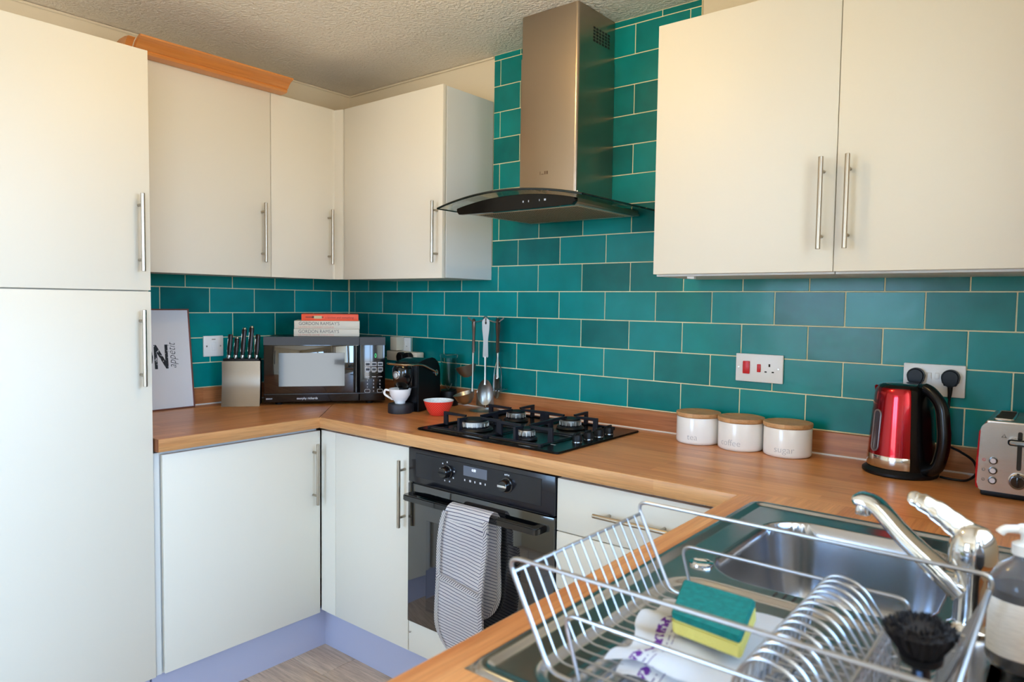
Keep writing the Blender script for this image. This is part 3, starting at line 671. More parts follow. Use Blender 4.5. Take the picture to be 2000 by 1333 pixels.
b = book('cookbook', 'orange cookbook on top of the stack on the microwave', -.099, .134, z0+.0656, .028, .17, co, .052, .01)
MB().box(-.100, -.0014, .0135, -.072, -.0008, .0165).box(-.074, -.0014, .012, -.066, -.0008, .019).box(-.034, -.0014, .0135, -.028, -.0008, .017).out('pen_print', Mk, b, 0)
MB().box(-.066, -.0016, .009, -.034, -.0008, .021).out('label_print', mat('label_cream', (200, 190, 150), .6), b, 0)
text('a kitchen and something', .0125, Mr, b, frame((-.020, -.0012, .010), (1, 0, 0), (0, 0, 1)), xs=.95)

# ------------------------------------------------------------------ coffee machine, cup, bowl, jar
th2 = math.radians(17.5)
t = thing('coffee_machine', 'black capsule coffee machine beside the microwave', 'coffee machine', (.752, -.342, WZ), th2)
M_cof = mat('coffee_black', (8, 8, 10), .22, spec=.4)
MB().lathe([(0, 0), (.046, 0), (.047, .004), (.047, .032), (.045, .036), (0, .036)], (0, 0, 0), 40).box(-.040, .0, 0, .040, .06, .034, .002).out('drip_tray', mat('tray_grey', (34, 34, 38), .5), t)
MB().prism([(.038, .0), (.214, .0), (.218, .03), (.217, .13), (.210, .165), (.195, .186), (.172, .2005), (.145, .2065), (.10, .2035), (.06, .197), (.036, .191)], -.050, .058, 'x', .004, 2).out('body', M_cof, t)
MB().prism([(.034, .002), (.216, .002), (.220, .03), (.219, .135), (.212, .169), (.197, .190), (.172, .2035), (.145, .2095), (.10, .2065), (.06, .200), (.032, .194)], .058, .063, 'x', .0015, 2).out('side_panel', mat('coffee_side', (6, 6, 7), .4, spec=.25), t)
MB().lathe([(0, .095), (.020, .097), (.030, .108), (.038, .125), (.042, .15), (.041, .172), (.034, .183), (0, .186)], (0, .022, 0), 32).box(-.042, .02, .10, .042, .06, .183, .006).out('brew_head', M_black, t)
MB().lathe([(0, 0), (.0145, 0), (.0155, .002), (.0135, .004), (0, .005)], (-.006, -.019, .148), 24, 'y').out('badge', mat('badge_silver', (200, 196, 190), .3, .8), t)
MB().lathe([(.0115, 0), (.0125, .0025), (.0105, .003)], (-.006, -.0235, .148), 24, 'y').out('badge_ring', mat('badge_dark', (60, 50, 48), .4), t)
MB().lathe([(0, 0), (.007, 0), (.007, .02), (.012, .022), (0, .024)], (0, .005, .076), 14).out('spout', M_blackm, t)
mb = MB(); mb.tube(fillet([(-.050, .012, .190), (-.046, -.028, .192), (.040, -.028, .190), (.060, .0, .190), (.068, .060, .185), (.068, .175, .147)], .02, 6), .0042, 8)
mb.out('lever', mat('warm_chrome', (196, 176, 150), .18, 1.0), t)
MB().lathe([(0, 0), (.013, 0), (.013, .004), (.0105, .006), (.009, .0045), (0, .0045)], (.064, .175, .145), 24, 'x').out('lever_pivot', M_chrome, t)
MB().lathe([(0, 0), (.030, 0), (.030, .004), (.02, .010), (0, .011)], (0, .04, .186), 20).out('capsule_lid', M_cof, t)

t = thing('coffee_cup', 'white espresso cup on the drip tray of the coffee machine', 'cup', (.752, -.342, WZ+.0362), math.radians(215))
MB().lathe([(0, .002), (.019, .0), (.021, .003), (.020, .006), (.030, .018), (.039, .034), (.043, .054), (.0435, .058), (.0415, .058), (.037, .036), (.028, .021), (.015, .010), (0, .009)], (0, 0, 0), 40).out('bowl', M_ceramic, t, 60)
MB().tube(fillet([(.038, 0, .048), (.060, 0, .054), (.064, 0, .035), (.028, 0, .014)], .018, 6), [.0052]*3+[.005]*12, 10, flat=.7).out('handle', M_ceramic, t, 60)

def red_mat():
    mt = mat('red_lattice_glaze', (214, 30, 30), .25, coat=.4); nt = mt.node_tree; b = nt.nodes['Principled BSDF']; N = nt.nodes.new; L = nt.links.new
    tc = N('ShaderNodeTexCoord'); sp = N('ShaderNodeSeparateXYZ'); L(tc.outputs['Object'], sp.inputs[0])
    at = N('ShaderNodeMath'); at.operation = 'ARCTAN2'; L(sp.outputs[1], at.inputs[0]); L(sp.outputs[0], at.inputs[1])
    outs = []
    for sg in (1, -1):
        a = N('ShaderNodeMath'); a.operation = 'MULTIPLY'; a.inputs[1].default_value = 36/(2*PI)*1.0; L(at.outputs[0], a.inputs[0])
        z = N('ShaderNodeMath'); z.operation = 'MULTIPLY_ADD'; z.inputs[1].default_value = sg*120; L(sp.outputs[2], z.inputs[0]); L(a.outputs[0], z.inputs[2])
        f = N('ShaderNodeMath'); f.operation = 'FRACT'; L(z.outputs[0], f.inputs[0]); c = N('ShaderNodeMath'); c.operation = 'LESS_THAN'; c.inputs[1].default_value = .2; L(f.outputs[0], c.inputs[0]); outs.append(c)
    mm = N('ShaderNodeMath'); mm.operation = 'MAXIMUM'; L(outs[0].outputs[0], mm.inputs[0]); L(outs[1].outputs[0], mm.inputs[1])
    mx = N('ShaderNodeMix'); mx.data_type = 'RGBA'; mx.inputs['A'].default_value = rgb((218, 32, 30)); mx.inputs['B'].default_value = rgb((238, 92, 70)); L(mm.outputs[0], mx.inputs['Factor']); L(mx.outputs['Result'], b.inputs['Base Color'])
    return mt
t = thing('small_bowl', 'small red patterned bowl with a white inside, left of the hob', 'bowl', (.905, -.283, WZ))
MB().lathe([(0, .003), (.030, .0), (.034, .003), (.044, .020), (.053, .040), (.0575, .056)], (0, 0, 0), 48).out('outside', red_mat(), t, 60)
MB().lathe([(.0575, .056), (.0585, .0585), (.0565, .0590), (.0545, .056), (.048, .036), (.036, .014), (.02, .007), (0, .006)], (0, 0, 0), 48).out('inside', mat('white_speckled_glaze', (226, 230, 230), .25, var=(.12, 120, (1, 1, 1))), t, 60)

M_clear = mat('clear_plastic', (235, 240, 240), .03, trans=1.0, ior=1.2)
t = thing('blender_cup', 'clear blender beaker on a black base behind the coffee machine', 'blender', (.746, -.0640, WZ)); t.scale = (.9, .9, .98)
MB().lathe([(0, 0), (.044, 0), (.045, .01), (.040, .050), (.038, .062), (0, .062)], (0, 0, 0), 36).out('base', M_blackm, t)
MB().lathe([(.030, .0625), (.037, .066), (.0385, .20), (.0395, .205), (.0375, .205), (.0365, .20), (.035, .068), (0, .066)], (0, 0, 0), 36).out('beaker', M_clear, t, 60)
MB().lathe([(.040, .2055), (.042, .212), (.042, .218), (.038, .220), (0, .221)], (0, 0, 0), 36).out('beaker_lid', M_clear, t, 60)
mb = MB()
for a in range(4): mb.tube([(0, 0, .068), (.010*math.cos(a*PI/2), .010*math.sin(a*PI/2), .076), (.022*math.cos(a*PI/2), .022*math.sin(a*PI/2), .082+.01*(a % 2))], [.002, .002, .001], 6)
mb.out('blade', M_steel, t)

# ------------------------------------------------------------------ knife block and knives
kth = .90
kd = Vector((math.cos(kth), math.sin(kth), 0)); kn = Vector((math.sin(kth), -math.cos(kth), 0))
t = thing('knife_block', 'brushed steel knife block with a curved front, against the left tiles', 'knife block', (.165, -.674, WZ), kth)
P = catmull([(-.012, 0), (-.004, .03), (.003, .06), (.0085, .09), (.0115, .125), (.0115, .183)], 6)
q = [(p.x, p.y) for p in P]
MB().prism([(a, b) for a, b in q]+[(.070, .183), (.088, 0)], -.070, .070, 'x', .0008, 1).out('core', M_blackm, t, 40)
MB().prism([(a-.0035, b) for a, b in q]+[(a-.0003, b) for a, b in q[::-1]], -.0735, .0735, 'x').out('steel_front', mat('block_steel', (128, 116, 104), .2, 1.0), t, 60)
MB().box(-.070, .006, .1835, .070, .068, .193, .003).out('slotted_top', M_blackm, t)
M_kh = mat('dark_handle', (34, 24, 22), .3)
labs = ['leftmost, all-black knife in the knife block', 'short knife with a steel-capped brown handle, second from left in the block', 'middle knife in the block, with steel-capped handle', 'tallest knife in the block, fourth from the left', 'rightmost knife in the block, by the microwave']
for i, (kx, h, cap) in enumerate(((-.052, .106, 0), (-.026, .090, 1), (.0, .128, 1), (.028, .135, 1), (.055, .106, 0))):
    k = thing('kitchen_knife', labs[i], 'knife', (0, 0, 0), 0, 'knives in the knife block')
    k.matrix_world = Matrix.Translation((.165, -.674, WZ)) @ Matrix.Rotation(kth, 4, 'Z') @ Matrix.Translation((kx, .035, .185)) @ Matrix.Rotation(math.radians(-4), 4, 'X') @ Matrix.Rotation(math.radians(4), 4, 'Y')
    MB().box(-.001, -.011, -.10, .001, .010, .010).out('blade', M_steel, k)
    MB().tube([(0, 0, .006), (0, 0, .014), (0, 0, .022)], [.0060, .0085, .0070], 12, flat=1.1).out('bolster', M_steel, k)
    MB().tube([(0, 0, .020), (0, 0, .03), (0, -.001, h*.45), (0, .001, h*.8), (0, -.001, h-.006), (0, -.001, h)], [.0068, .0075, .0088, .0080, .0092, .0070], 12, flat=1.25).out('grip', M_kh, k)
    if cap: MB().tube([(0, -.001, h-.001), (0, -.001, h+.004), (0, -.001, h+.007)], [.0080, .0070, .003], 12, flat=1.2).out('end_cap', M_steel, k)
    MB().box(-.0091, -.0018, .035, -.0070, .0018, h-.02).box(.0070, -.0018, .035, .0091, .0018, h-.02).out('tang', M_steel, k)

# ------------------------------------------------------------------ framed print
t = thing('framed_print', 'white framed print with black lettering leaning on the left wall', 'picture', (.055, -.961, WZ))
U = Vector((-.046, 0, .392)).normalized(); FM = frame((0, 0, 0), (0, 1, 0), U)
M_fr = mat('rose_copper_frame', (150, 96, 84), .3, .7)
fw, fh, b_ = .150, .395, .005
for nm, bb in (('frame_side', (-fw, 0, -.010, -fw+b_, fh, .006)), ('frame_side', (fw-b_, 0, -.010, fw, fh, .006)), ('frame_rail', (-fw+b_, 0, -.010, fw-b_, b_, .006)), ('frame_rail', (-fw+b_, fh-b_, -.010, fw-b_, fh, .006))):
    MB().box(*bb, .001, 1, mtx=FM).out(nm, M_fr, t)
MB().box(-fw+b_, b_, -.008, fw-b_, fh-b_, .001, mtx=FM).out('print_sheet', mat('print_paper', (226, 224, 226), .14, coat=.6), t, 0)
def ink_mat():
    mt = mat('distressed_ink', (20, 20, 24), .5); nt = mt.node_tree; b = nt.nodes['Principled BSDF']; n = nt.nodes.new('ShaderNodeTexNoise'); n.inputs['Scale'].default_value = 130; n.inputs['Detail'].default_value = 3
    tc = nt.nodes.new('ShaderNodeTexCoord'); nt.links.new(tc.outputs['Object'], n.inputs['Vector']); cr = nt.nodes.new('ShaderNodeValToRGB'); cr.color_ramp.elements[0].position = .60; cr.color_ramp.elements[1].position = .66
    cr.color_ramp.elements[0].color = rgb((20, 20, 24)); cr.color_ramp.elements[1].color = rgb((200, 200, 205)); nt.links.new(n.outputs['Fac'], cr.inputs[0]); nt.links.new(cr.outputs[0], b.inputs['Base Color']); return mt
mi = ink_mat()
text('BON', .128, mi, t, FM @ frame((.060, .164, .0015), (1, 0, 0), (0, 1, 0)), align='RIGHT', xs=.60, bold=.0035)
text('appétit', .046, mat('ink', (26, 26, 30), .5), t, FM @ frame((.086, .160, .0015), (0, 1, 0), (-1, 0, 0)), shear=.35, xs=.78, bold=-.0007)

# ------------------------------------------------------------------ switches and sockets
def plate(par, w, h, nx=0, thick=.009, name='plate'):   # plate in local xz, face towards -y
    return MB().box(-w/2, -thick, -h/2, w/2, -.0002, h/2, .0025, 2).out(name, M_white, par)
def screw(par, x, z, y=-.0092): return MB().lathe([(0, 0), (.0032, 0), (.0034, .0008), (.002, .0012), (0, .0006)], (x, y+.0006, z), 12, 'y').out('screw', M_steel, par)
t = thing('wall_switch', 'single white fused switch on the left wall above the knife block', 'switch', (0.0002, -.705, 1.1485), PI/2)
plate(t, .086, .086)
MB().box(-.008, -.0125, -.017, .010, -.0088, .017, .0015).out('rocker', M_white, t)
screw(t, -.030, 0); screw(t, .030, 0)
MB().box(-.008, -.0094, .026, .008, -.0089, .030).out('marking', mat('grey_mark', (150, 140, 125), .5), t, 0)

t = thing('cooker_switch', 'white cooker switch with two red rockers on the tiles', 'switch', (2.035, -.0002, 1.151))
plate(t, .148, .088)
MB().box(-.050, -.014, -.019, -.028, -.0088, .021, .002).out('cooker_rocker', M_red, t)
MB().box(-.005, -.013, -.012, .006, -.0088, .013, .0015).out('socket_rocker', M_red, t)
mb = MB(); mb.box(.030, -.0093, .006, .035, -.0089, .015); mb.box(.018, -.0093, -.012, .025, -.0089, -.008); mb.box(.040, -.0093, -.012, .047, -.0089, -.008)
mb.out('socket_holes', M_gap, t, 0)
screw(t, -.065, 0); screw(t, .060, 0)

M_plug = mat('plug_black', (8, 8, 9), .35, spec=.3)
def plug(lab, x, z, body=M_plug, down=True):
    k = thing('mains_plug', lab, 'plug', (x, -.0095, z), 0)
    P = arc(0, .004, .0215, -10, 190, 14)+[(-.018, -.014), (-.010, -.021), (.010, -.021), (.018, -.014)]
    MB().prism(P, -.022, 0, 'y', .004, 3).out('plug_body', body, k)
    if down: MB().tube([(0, -.012, -.020), (0, -.013, -.040), (-.001, -.013, -.052)], [.0065, .0050, .0038], 10).out('cord_grip', body, k)
    return k
t = thing('wall_socket', 'white double wall socket behind the red kettle', 'socket', (2.5085, -.0002, 1.1515))
plate(t, .146, .086)
for x in (-.010, .008): MB().box(x-.005, -.0125, .004, x+.005, -.0088, .020, .001).out('rocker', M_white, t)
plug('black mains plug in the left side of the socket, behind the kettle', 2.468, 1.158)
plug('black mains plug with its cord hanging down, right side of the double socket', 2.549, 1.158)
cab = [(2.549, -.023, 1.104), (2.546, -.024, 1.06), (2.540, -.028, 1.01), (2.535, -.033, .96), (2.545, -.040, .925), (2.585, -.060, .9135), (2.602, -.105, .9135), (2.585, -.150, .9135), (2.552, -.155, .9135), (2.53, -.135, .9135)]
cv = [p for p in catmull([(2.549, -.023, 1.106), (2.547, -.025, 1.06), (2.548, -.030, 1.02), (2.552, -.035, .985), (2.580, -.042, .972), (2.612, -.060, .955), (2.622, -.085, .930), (2.606, -.115, .914), (2.575, -.125, .9135), (2.548, -.118, .9140)], 8)]
tag(MB().tube(cv, .0032, 8).out('power_cord', M_blackm), 'black power cord looping between the socket and the kettle base', 'cord')

t = thing('wall_socket', 'white wall socket near the corner with adapters plugged in', 'socket', (.400, -.0002, 1.135))
plate(t, .092, .090)
MB().box(.012, -.0125, .010, .022, -.0088, .030, .001).out('rocker', M_white, t)
MB().lathe([(0, 0), (.0022, 0), (0, .0008)], (.026, -.0090, .006), 8, 'y').out('neon', mat('dark_dot', (60, 50, 40), .5), t)
t = thing('plug_adapter', 'cream block adapter plugged into the corner socket', 'adapter', (.386, -.0095, 1.1620))
MB().box(-.022, -.045, -.040, .022, 0, .022, .003).out('adapter_body', mat('aged_white_plastic', (206, 194, 172), .4), t)
t = thing('extension_block', 'white multiway extension block behind the coffee machine', 'extension lead', (.443, -.035, 1.098))
MB().box(-.100, -.022, -.022, .100, .022, .022, .004).out('block_body', MATS['aged_white_plastic'], t)
for i, x in enumerate((.016, .062)):
    k = thing('mains_plug', ('black plug on the extension block, nearer the microwave', 'black plug on the extension block, nearer the blender')[i], 'plug', (.443+x, -.0575, 1.094))
    MB().prism(arc(0, .004, .0215, -10, 190, 14)+[(-.018, -.014), (-.010, -.021), (.010, -.021), (.018, -.014)], -.030, 0, 'y', .005, 3).out('plug_body', M_blackm, k)
    MB().tube([(0, -.012, -.020), (0, -.013, -.050), (.01, -.016, -.08)], [.006, .0045, .0035], 10).out('cord_grip', M_blackm, k)

# ------------------------------------------------------------------ utensil stand
SX, SY = .966, -.082
t = thing('utensil_stand', 'steel utensil stand with a ring of hooks behind the hob', 'utensil stand', (SX, SY, WZ))
MB().lathe([(0, 0), (.060, 0), (.061, .003), (.055, .006), (.010, .012), (0, .012)], (0, 0, 0), 40).out('base', M_steel, t)
MB().tube([(0, 0, .01), (0, 0, .20), (0, 0, .372)], .0042, 10).out('pole', M_chrome, t)
MB().lathe([(0, .366), (.010, .368), (.011, .374), (.006, .380), (0, .382)], (0, 0, 0), 16).out('hub', M_chrome, t)
for k in range(6):
    a = math.radians(-49+60*k); c, s_ = math.cos(a), math.sin(a)
    MB().tube(fillet([(0, 0, .368), (.040*c, .040*s_, .357), (.058*c, .058*s_, .358), (.082*c, .082*s_, .374)], .012, 5), .0021, 6).out('hook', M_wire, t)
M_usteel = mat('soft_steel', (120, 117, 112), .34, 1.0)
def utensil(name, lab, k, kind, dark=False, hl=.125, total=.30, yaw=0):
    a = math.radians(-49+60*k); hx_, hy_ = SX+.056*math.cos(a), SY+.056*math.sin(a)
    o = thing(name, lab, 'utensil', (hx_, hy_, WZ+.355), a+PI/2+yaw, 'utensils on the hooked stand')
    # local: hangs down -z, face -y
    hm = M_kh2 if dark else M_usteel
    w = .0145 if kind == 'spoon' else .0105
    mb = MB(); P = [(-w*.75, -hl), (-w*.62, -hl*.5), (-w*.95, -.025), (-w, .002)]+[(w*math.cos(math.radians(q_)), .004+w*math.sin(math.radians(q_))) for q_ in range(165, 10, -20)]+[(w, .002), (w*.95, -.025), (w*.62, -hl*.5), (w*.75, -hl)]
    mb.prism(P, -.0035, .0035, 'y', .0018, 2); mb.out('handle', hm, o, 50)
    MB().prism([(.0035*math.cos(q_), .0005+.006*math.sin(q_)) for q_ in [i*PI/6 for i in range(12)]], -.0039, .0039, 'y').out('hanging_hole', M_gap, o, 0)
    neck = -total+.085
    MB().tube([(0, 0, -hl+.003), (0, -.001, (-hl+neck)/2), (0, -.002, neck), (0, -.002, neck-.012)], [.0048, .0034, .0038, .006], 8, flat=1.0).out('neck', M_steel, o)
    L = .085
    def cup(a_, b_, W, D, asp=1.0):
        ang = 2*PI*a_; r = b_
        return (W*r*math.cos(ang), -.003+D*(1-r*r), neck-L/2-.0+L/2*asp*r*math.sin(ang))
    if kind == 'spoon': h = MB().grid(lambda p, q_: cup(p, max(q_, .02), .0295, .011, 1.2), 28, 8, thick=.0012)
    elif kind == 'turner': h = MB().prism([(-.012, neck), (.012, neck), (.034, neck-.022), (.037, neck-.075), (.032, neck-.082), (-.032, neck-.082), (-.037, neck-.075), (-.034, neck-.022)], -.0035, -.0020, 'y', .0004, 1)
    elif kind == 'masher':
        h = MB()
        for sg in (-1, 1): h.tube(fillet([(0, -.001, -hl), (sg*.006, -.001, -hl-.03), (sg*.030, -.001, -hl-.07), (sg*.030, -.001, neck-.060)], .03, 5), .0018, 6)
        for k2 in range(5): h.box(-.034, -.028+k2*.013, neck-.062, .034, -.024+k2*.013, neck-.058)
    else:       # ladle: deep bowl tilted outward
        h = MB().lathe([(0, -.046), (.018, -.042), (.034, -.024), (.042, -.003), (.045, 0), (.0435, .0005), (.032, -.023), (.017, -.040), (0, -.044)], (0, 0, 0), 28, mtx=Matrix.Translation((0, -.036, neck-.020)) @ Matrix.Rotation(math.radians(16), 4, 'X'))
    h.out('head', M_steel if kind != 'masher' else M_wire, o, 60)
M_usteel = mat('soft_steel', (120, 117, 112), .34, 1.0)
M_kh2 = mat('walnut_and_steel_handle', (92, 66, 52), .28, .5)
utensil('serving_spoon', 'large steel serving spoon hanging at the front of the stand', 0, 'spoon', hl=.135, total=.315)
utensil('masher', 'thin wire masher with a brown handle at the right of the utensil stand', 1, 'masher', True, .12, .29)
utensil('slotted_spoon', 'steel spoon hanging at the back right of the utensil stand', 2, 'spoon', False, .12, .30, PI)
utensil('turner', 'steel turner whose broad blade hangs low behind the serving spoon', 3, 'turner', False, .12, .345, PI)
utensil('ladle', 'steel ladle hanging high at the left of the utensil stand', 4, 'ladle', True, .12, .245)
utensil('ladle', 'ladle hanging low at the front left of the utensil stand', 5, 'ladle', True, .12, .345, -.3)

# ------------------------------------------------------------------ canisters
M_etch = mat('grey_lettering', (176, 176, 180), .6)
for nm, x, y, rot in (('tea', 1.8765, -.0905, .15), ('coffee', 2.0165, -.0945, -.12), ('sugar', 2.1555, -.0920, .17)):
    t = thing(nm+'_canister', 'white %s canister with a wooden lid, %s of the three' % (nm, {'tea': 'left', 'coffee': 'middle', 'sugar': 'right'}[nm]), 'canister', (x, y, WZ), rot, 'tea, coffee and sugar canisters')
    MB().lathe([(0, 0), (.062, 0), (.0665, .004), (.0672, .010), (.0672, .080), (.066, .083), (0, .083)], (0, 0, 0), 56).out('jar', M_ceramic, t, 50)
    MB().lathe([(0, .0832), (.0655, .0832), (.0688, .086), (.0694, .092), (.0685, .097), (.064, .098), (.058, .0955), (.050, .0945), (0, .0945)], (0, 0, 0), 56).out('lid', M_lid, t, 40)
    text(nm, .027, M_etch, t, Matrix.Translation((0, 0, .016)), align='CENTER', bend=.0674, bold=-.0004, ext=.0003)

# ------------------------------------------------------------------ kettle
t = thing('kettle', 'red metallic electric kettle with a black handle and steel base band', 'kettle', (2.456, -.120, WZ), math.radians(-33))
M_kred = mat('candy_red_metal', (168, 4, 22), .2, .85, coat=.6)
MB().lathe([(0, 0), (.086, 0), (.090, .004), (.090, .010), (.080, .018), (0, .018)], (0, 0, 0), 48).box(-.03, -.03, .0, -.02, .03, .009, .004).out('power_base', M_blackm, t)
MB().lathe([(.078, .0185), (.0795, .021), (.0790, .050), (.0782, .052)], (0, 0, 0), 56).out('steel_band', mat('polished_band', (205, 196, 186), .15, 1.0), t, 60)
MB().lathe([(.0782, .052), (.0775, .06), (.0735, .12), (.0690, .18), (.0660, .210), (.0630, .222), (.0580, .228)], (0, 0, 0), 56).out('body', M_kred, t, 60)
MB().lathe([(.0590, .2275), (.0560, .232), (.050, .236), (.030, .239), (0, .240)], (0, 0, 0), 48).out('lid', M_black, t, 60)
MB().prism([(-.066, .190), (-.066, .226), (-.082, .226), (-.078, .208)], -.016, .016, 'y', .003, 2).out('spout', M_kred, t)
# black back and handle on +x
MB().lathe([(.0800, .018), (.0798, .06), (.0752, .12), (.0707, .18), (.0677, .210), (.0645, .224), (.058, .231), (.050, .235)], (0, 0, 0), 24, a0=math.radians(-31), a1=math.radians(34)).out('back_panel', M_cof, t, 60)
hp = fillet([(.050, 0, .232), (.080, 0, .228), (.118, 0, .196), (.130, 0, .10), (.112, 0, .035), (.076, 0, .024)], .05, 8)
MB().tube(hp, [.009, .012]+[.0145]*40, 14, flat=1.25).out('handle', M_cof, t, 60)
MB().tube([(x-.008, 0, z) for x, _, z in hp[6:-4]], .0105, 10, flat=1.1).out('grip_inlay', mat('dark_olive_rubber', (44, 42, 34), .5), t, 60)
a = math.radians(-99)
G = Matrix.Rotation(a, 4, 'Z')
wnd = MB(); P = rrect(-.0125, .062, .0125, .168, .0120, 8)
def onb(p, o_): # wrap to cone
    r = .0775-.0000-(p[1]-.06)*.0705+o_; an = a+p[0]/r; return (r*math.cos(an), r*math.sin(an), p[1])
mb = MB(); mb.tube([onb(p, .0008) for p in P], .0022, 8, closed=True); mb.out('gauge_rim', mat('gauge_rim_grey', (120, 110, 112), .3, .5), t)
mb = MB(); mb.grid(lambda u_, v_: onb(((u_-.5)*.023*math.sqrt(max(.0, 1-(max(0, abs(v_-.5)*.106-.041)/.0125)**2)), .062+v_*.106), .0006), 6, 24); mb.out('water_gauge', mat('smoky_gauge', (66, 56, 64), .15, coat=.6), t, 60)
MB().tube([onb((-.004, .045), .0008), onb((.020, .0455), .0008)], .0006, 6).out('maker_mark', mat('pale_red_mark', (220, 150, 150), .5), t)

# ------------------------------------------------------------------ toaster
t = thing('toaster', 'steel and red toaster at the right edge of the worktop', 'toaster', (2.7165, -.245, WZ))
M_ts = mat('toaster_steel', (186, 172, 158), .25, 1.0, bump=(20, .05, (1, 1, 40)))
tw, tl_, th_ = .0815, .215, .176
MB().prism(rrect(-tw+.004, .020, tw-.004, th_-.008, .018, 6), .006, tl_-.006, 'y').out('shell', M_blackm, t, 40)
MB().prism([(-tw+.008, .014)]+[(tw-.008, .014), (tw-.003, .03), (tw-.006, th_-.03)]+arc(tw-.026, th_-.022, .020, 0, 90, 6)+arc(-tw+.026, th_-.022, .020, 90, 180, 6)+[(-tw+.006, th_-.03), (-tw+.003, .03)], -.004, .006, 'y', .002, 2).out('front_plate', M_ts, t, 30)
for sg in (-1, 1):
    MB().prism([(sg*(tw-.006), .016), (sg*(tw), .020), (sg*(tw+.001), .06), (sg*(tw-.003), th_-.026), (sg*(tw-.012), th_-.008), (sg*(tw-.018), th_-.008), (sg*(tw-.010), .10)], -.001, tl_, 'y', .001, 1).out('side_panel', mat('glossy_red', (176, 8, 22), .15, .3, coat=.5), t, 40)
MB().box(-tw+.016, .006, th_-.012, tw-.016, tl_-.006, th_+.002, .004).out('top_plate', M_ts, t)
for sx in (-.034, .034):
    s_ = MB().box(sx-.017, .024, th_+.0021, sx+.017, tl_-.030, th_+.0035, .0005, 1).out('slot', M_gap, t, 0)
    MB().tube([(p[0], p[1], th_+.004) for p in rrect(sx-.018, .023, sx+.018, tl_-.029, .006)], .0022, 6, closed=True).out('slot_rim', M_chrome, s_)
MB().box(-tw+.010, .006, 0, tw-.010, tl_-.006, .019, .004).out('base', M_blackm, t)
MB().prism(rrect(-.0045, .070, .0045, .158, .004, 4), -.0048, -.0036, 'y').out('lever_track', M_gap, t, 0)
l_ = MB().prism(rrect(-.022, .128, .022, .143, .007, 4), -.026, -.005, 'y', .002, 2).out('lever', M_black, t)
MB().prism(rrect(-.018, .1315, .018, .1395, .0035, 4), -.0278, -.0255, 'y', .001, 1).out('lever_trim', M_chrome, l_)
k = MB().lathe([(0, 0), (.0185, 0), (.0185, .008), (.016, .012), (.0145, .011), (0, .011)], (.0, -.004, .046), 32, 'y').out('browning_dial', M_chrome, t)
MB().lathe([(0, .0112), (.0135, .0112), (.0125, .018), (0, .0185)], (.0, -.004, .046), 28, 'y').box(-.002, -.0245, .034, .002, -.022, .058, .0008).out('dial_cap', M_black, k)
for z in (.040, .063, .086):
    b_ = MB().lathe([(0, 0), (.0085, 0), (.0085, .003), (.0068, .0035), (0, .003)], (-.048, -.004, z), 20, 'y').out('button_ring', M_black, t)
    MB().lathe([(0, .003), (.0062, .003), (.0055, .006), (0, .0066)], (-.048, -.004, z), 20, 'y').out('button', mat('pale_button', (205, 200, 205), .3), b_)
    MB().tube([(-.066+.0028*math.cos(q_), -.0043, z+.0028*math.sin(q_)) for q_ in [i*PI/4 for i in range(8)]], .0005, 4, closed=True).out('symbol', M_red if z > .08 else M_gap, t)
MB().tube([(-.034, -.0043, .142), (-.030, -.0043, .150), (-.026, -.0043, .142)], .0006, 4).tube([(-.035, -.0043, .143), (-.025, -.0043, .143)], .0005, 4).out('symbol', M_gap, t)

# ------------------------------------------------------------------ cornice length lying on the cabinets
t = thing('cornice_moulding', 'length of varnished pine cornice lying on top of the left wall cabinets', 'moulding', (0, -.85, WT))
prof = [(.292, .0005), (.322, .001), (.334, .004), (.338, .012), (.336, .018), (.343, .022), (.350, .033), (.362, .045), (.378, .053), (.379, .060), (.366, .061), (.350, .052), (.334, .040), (.322, .022), (.292, .014)]
prof = [(a_, b_*.84) for a_, b_ in prof]
MB().prism(prof, -.292, .283, 'y').out('front_length', M_pine, t, 30)
tc_ = [(b_+.0, a_) for a_, b_ in prof]
m_ = Matrix.Translation((.292, -.325, 0)) @ Matrix.Rotation(PI/2, 4, 'Z') @ Matrix.Translation((-.34, 0, 0))
MB().prism([(.225, .001), (.30, .001), (.318, .008), (.325, .025), (.338, .038), (.350, .044), (.32, .048), (.28, .047), (.245, .038), (.225, .026)], -.318, -.294, 'y', .001, 1).out('return_piece', M_pine, t, 30)

# ------------------------------------------------------------------ sink
M_sink = mat('sink_steel', (178, 180, 186), .22, 1.0, bump=(60, .03, (1, 12, 1)))
X0, X1, Y0, Y1 = 2.262, 2.785, -1.600, -.655
def sdr(x, y, a, b, c, d, r):
    qx = abs(x-(a+c)/2)-(c-a)/2+r; qy = abs(y-(b+d)/2)-(d-b)/2+r
    return math.hypot(max(qx, 0), max(qy, 0))+min(max(qx, qy), 0)-r
def sst(a, b, v):
    u = max(0, min(1, (v-a)/(b-a))); return u*u*(3-2*u)
def sink_z(x, y):
    z = .9155
    d = -sdr(x, y, X0, Y0, X1, Y1, .03)
    z -= .0055*sst(.012, .026, d)                         # inner deck lies below the rim
    if d < .006: z = .9105+.005*math.sqrt(max(0, 1-(1-max(0, d)/.006)**2))
    r = -sdr(x, y, 2.318, -1.572, 2.704, -1.150, .055)    # drainer
    if r > 0:
        z -= .006*sst(0, .016, r)
        rib = sst(.03, .05, r)*sst(-1.20, -1.24, y) if y < -1.20 else 0
        z += .0016*rib*(.5+.5*math.cos((x-2.318)*2*PI/.024))
    b = -sdr(x, y, 2.343, -1.118, 2.668, -.738, .085)     # bowl
    if b > -.006:
        z -= .0015*sst(-.006, .0, b)
        if b > 0:
            k = min(1, b/.040); z -= .150*(1-(1-k)**2.2) if k < 1 else .150
            if k == 1: z -= .006*sst(.04, .16, b)
    return z
NXs, NYs = 150, 252
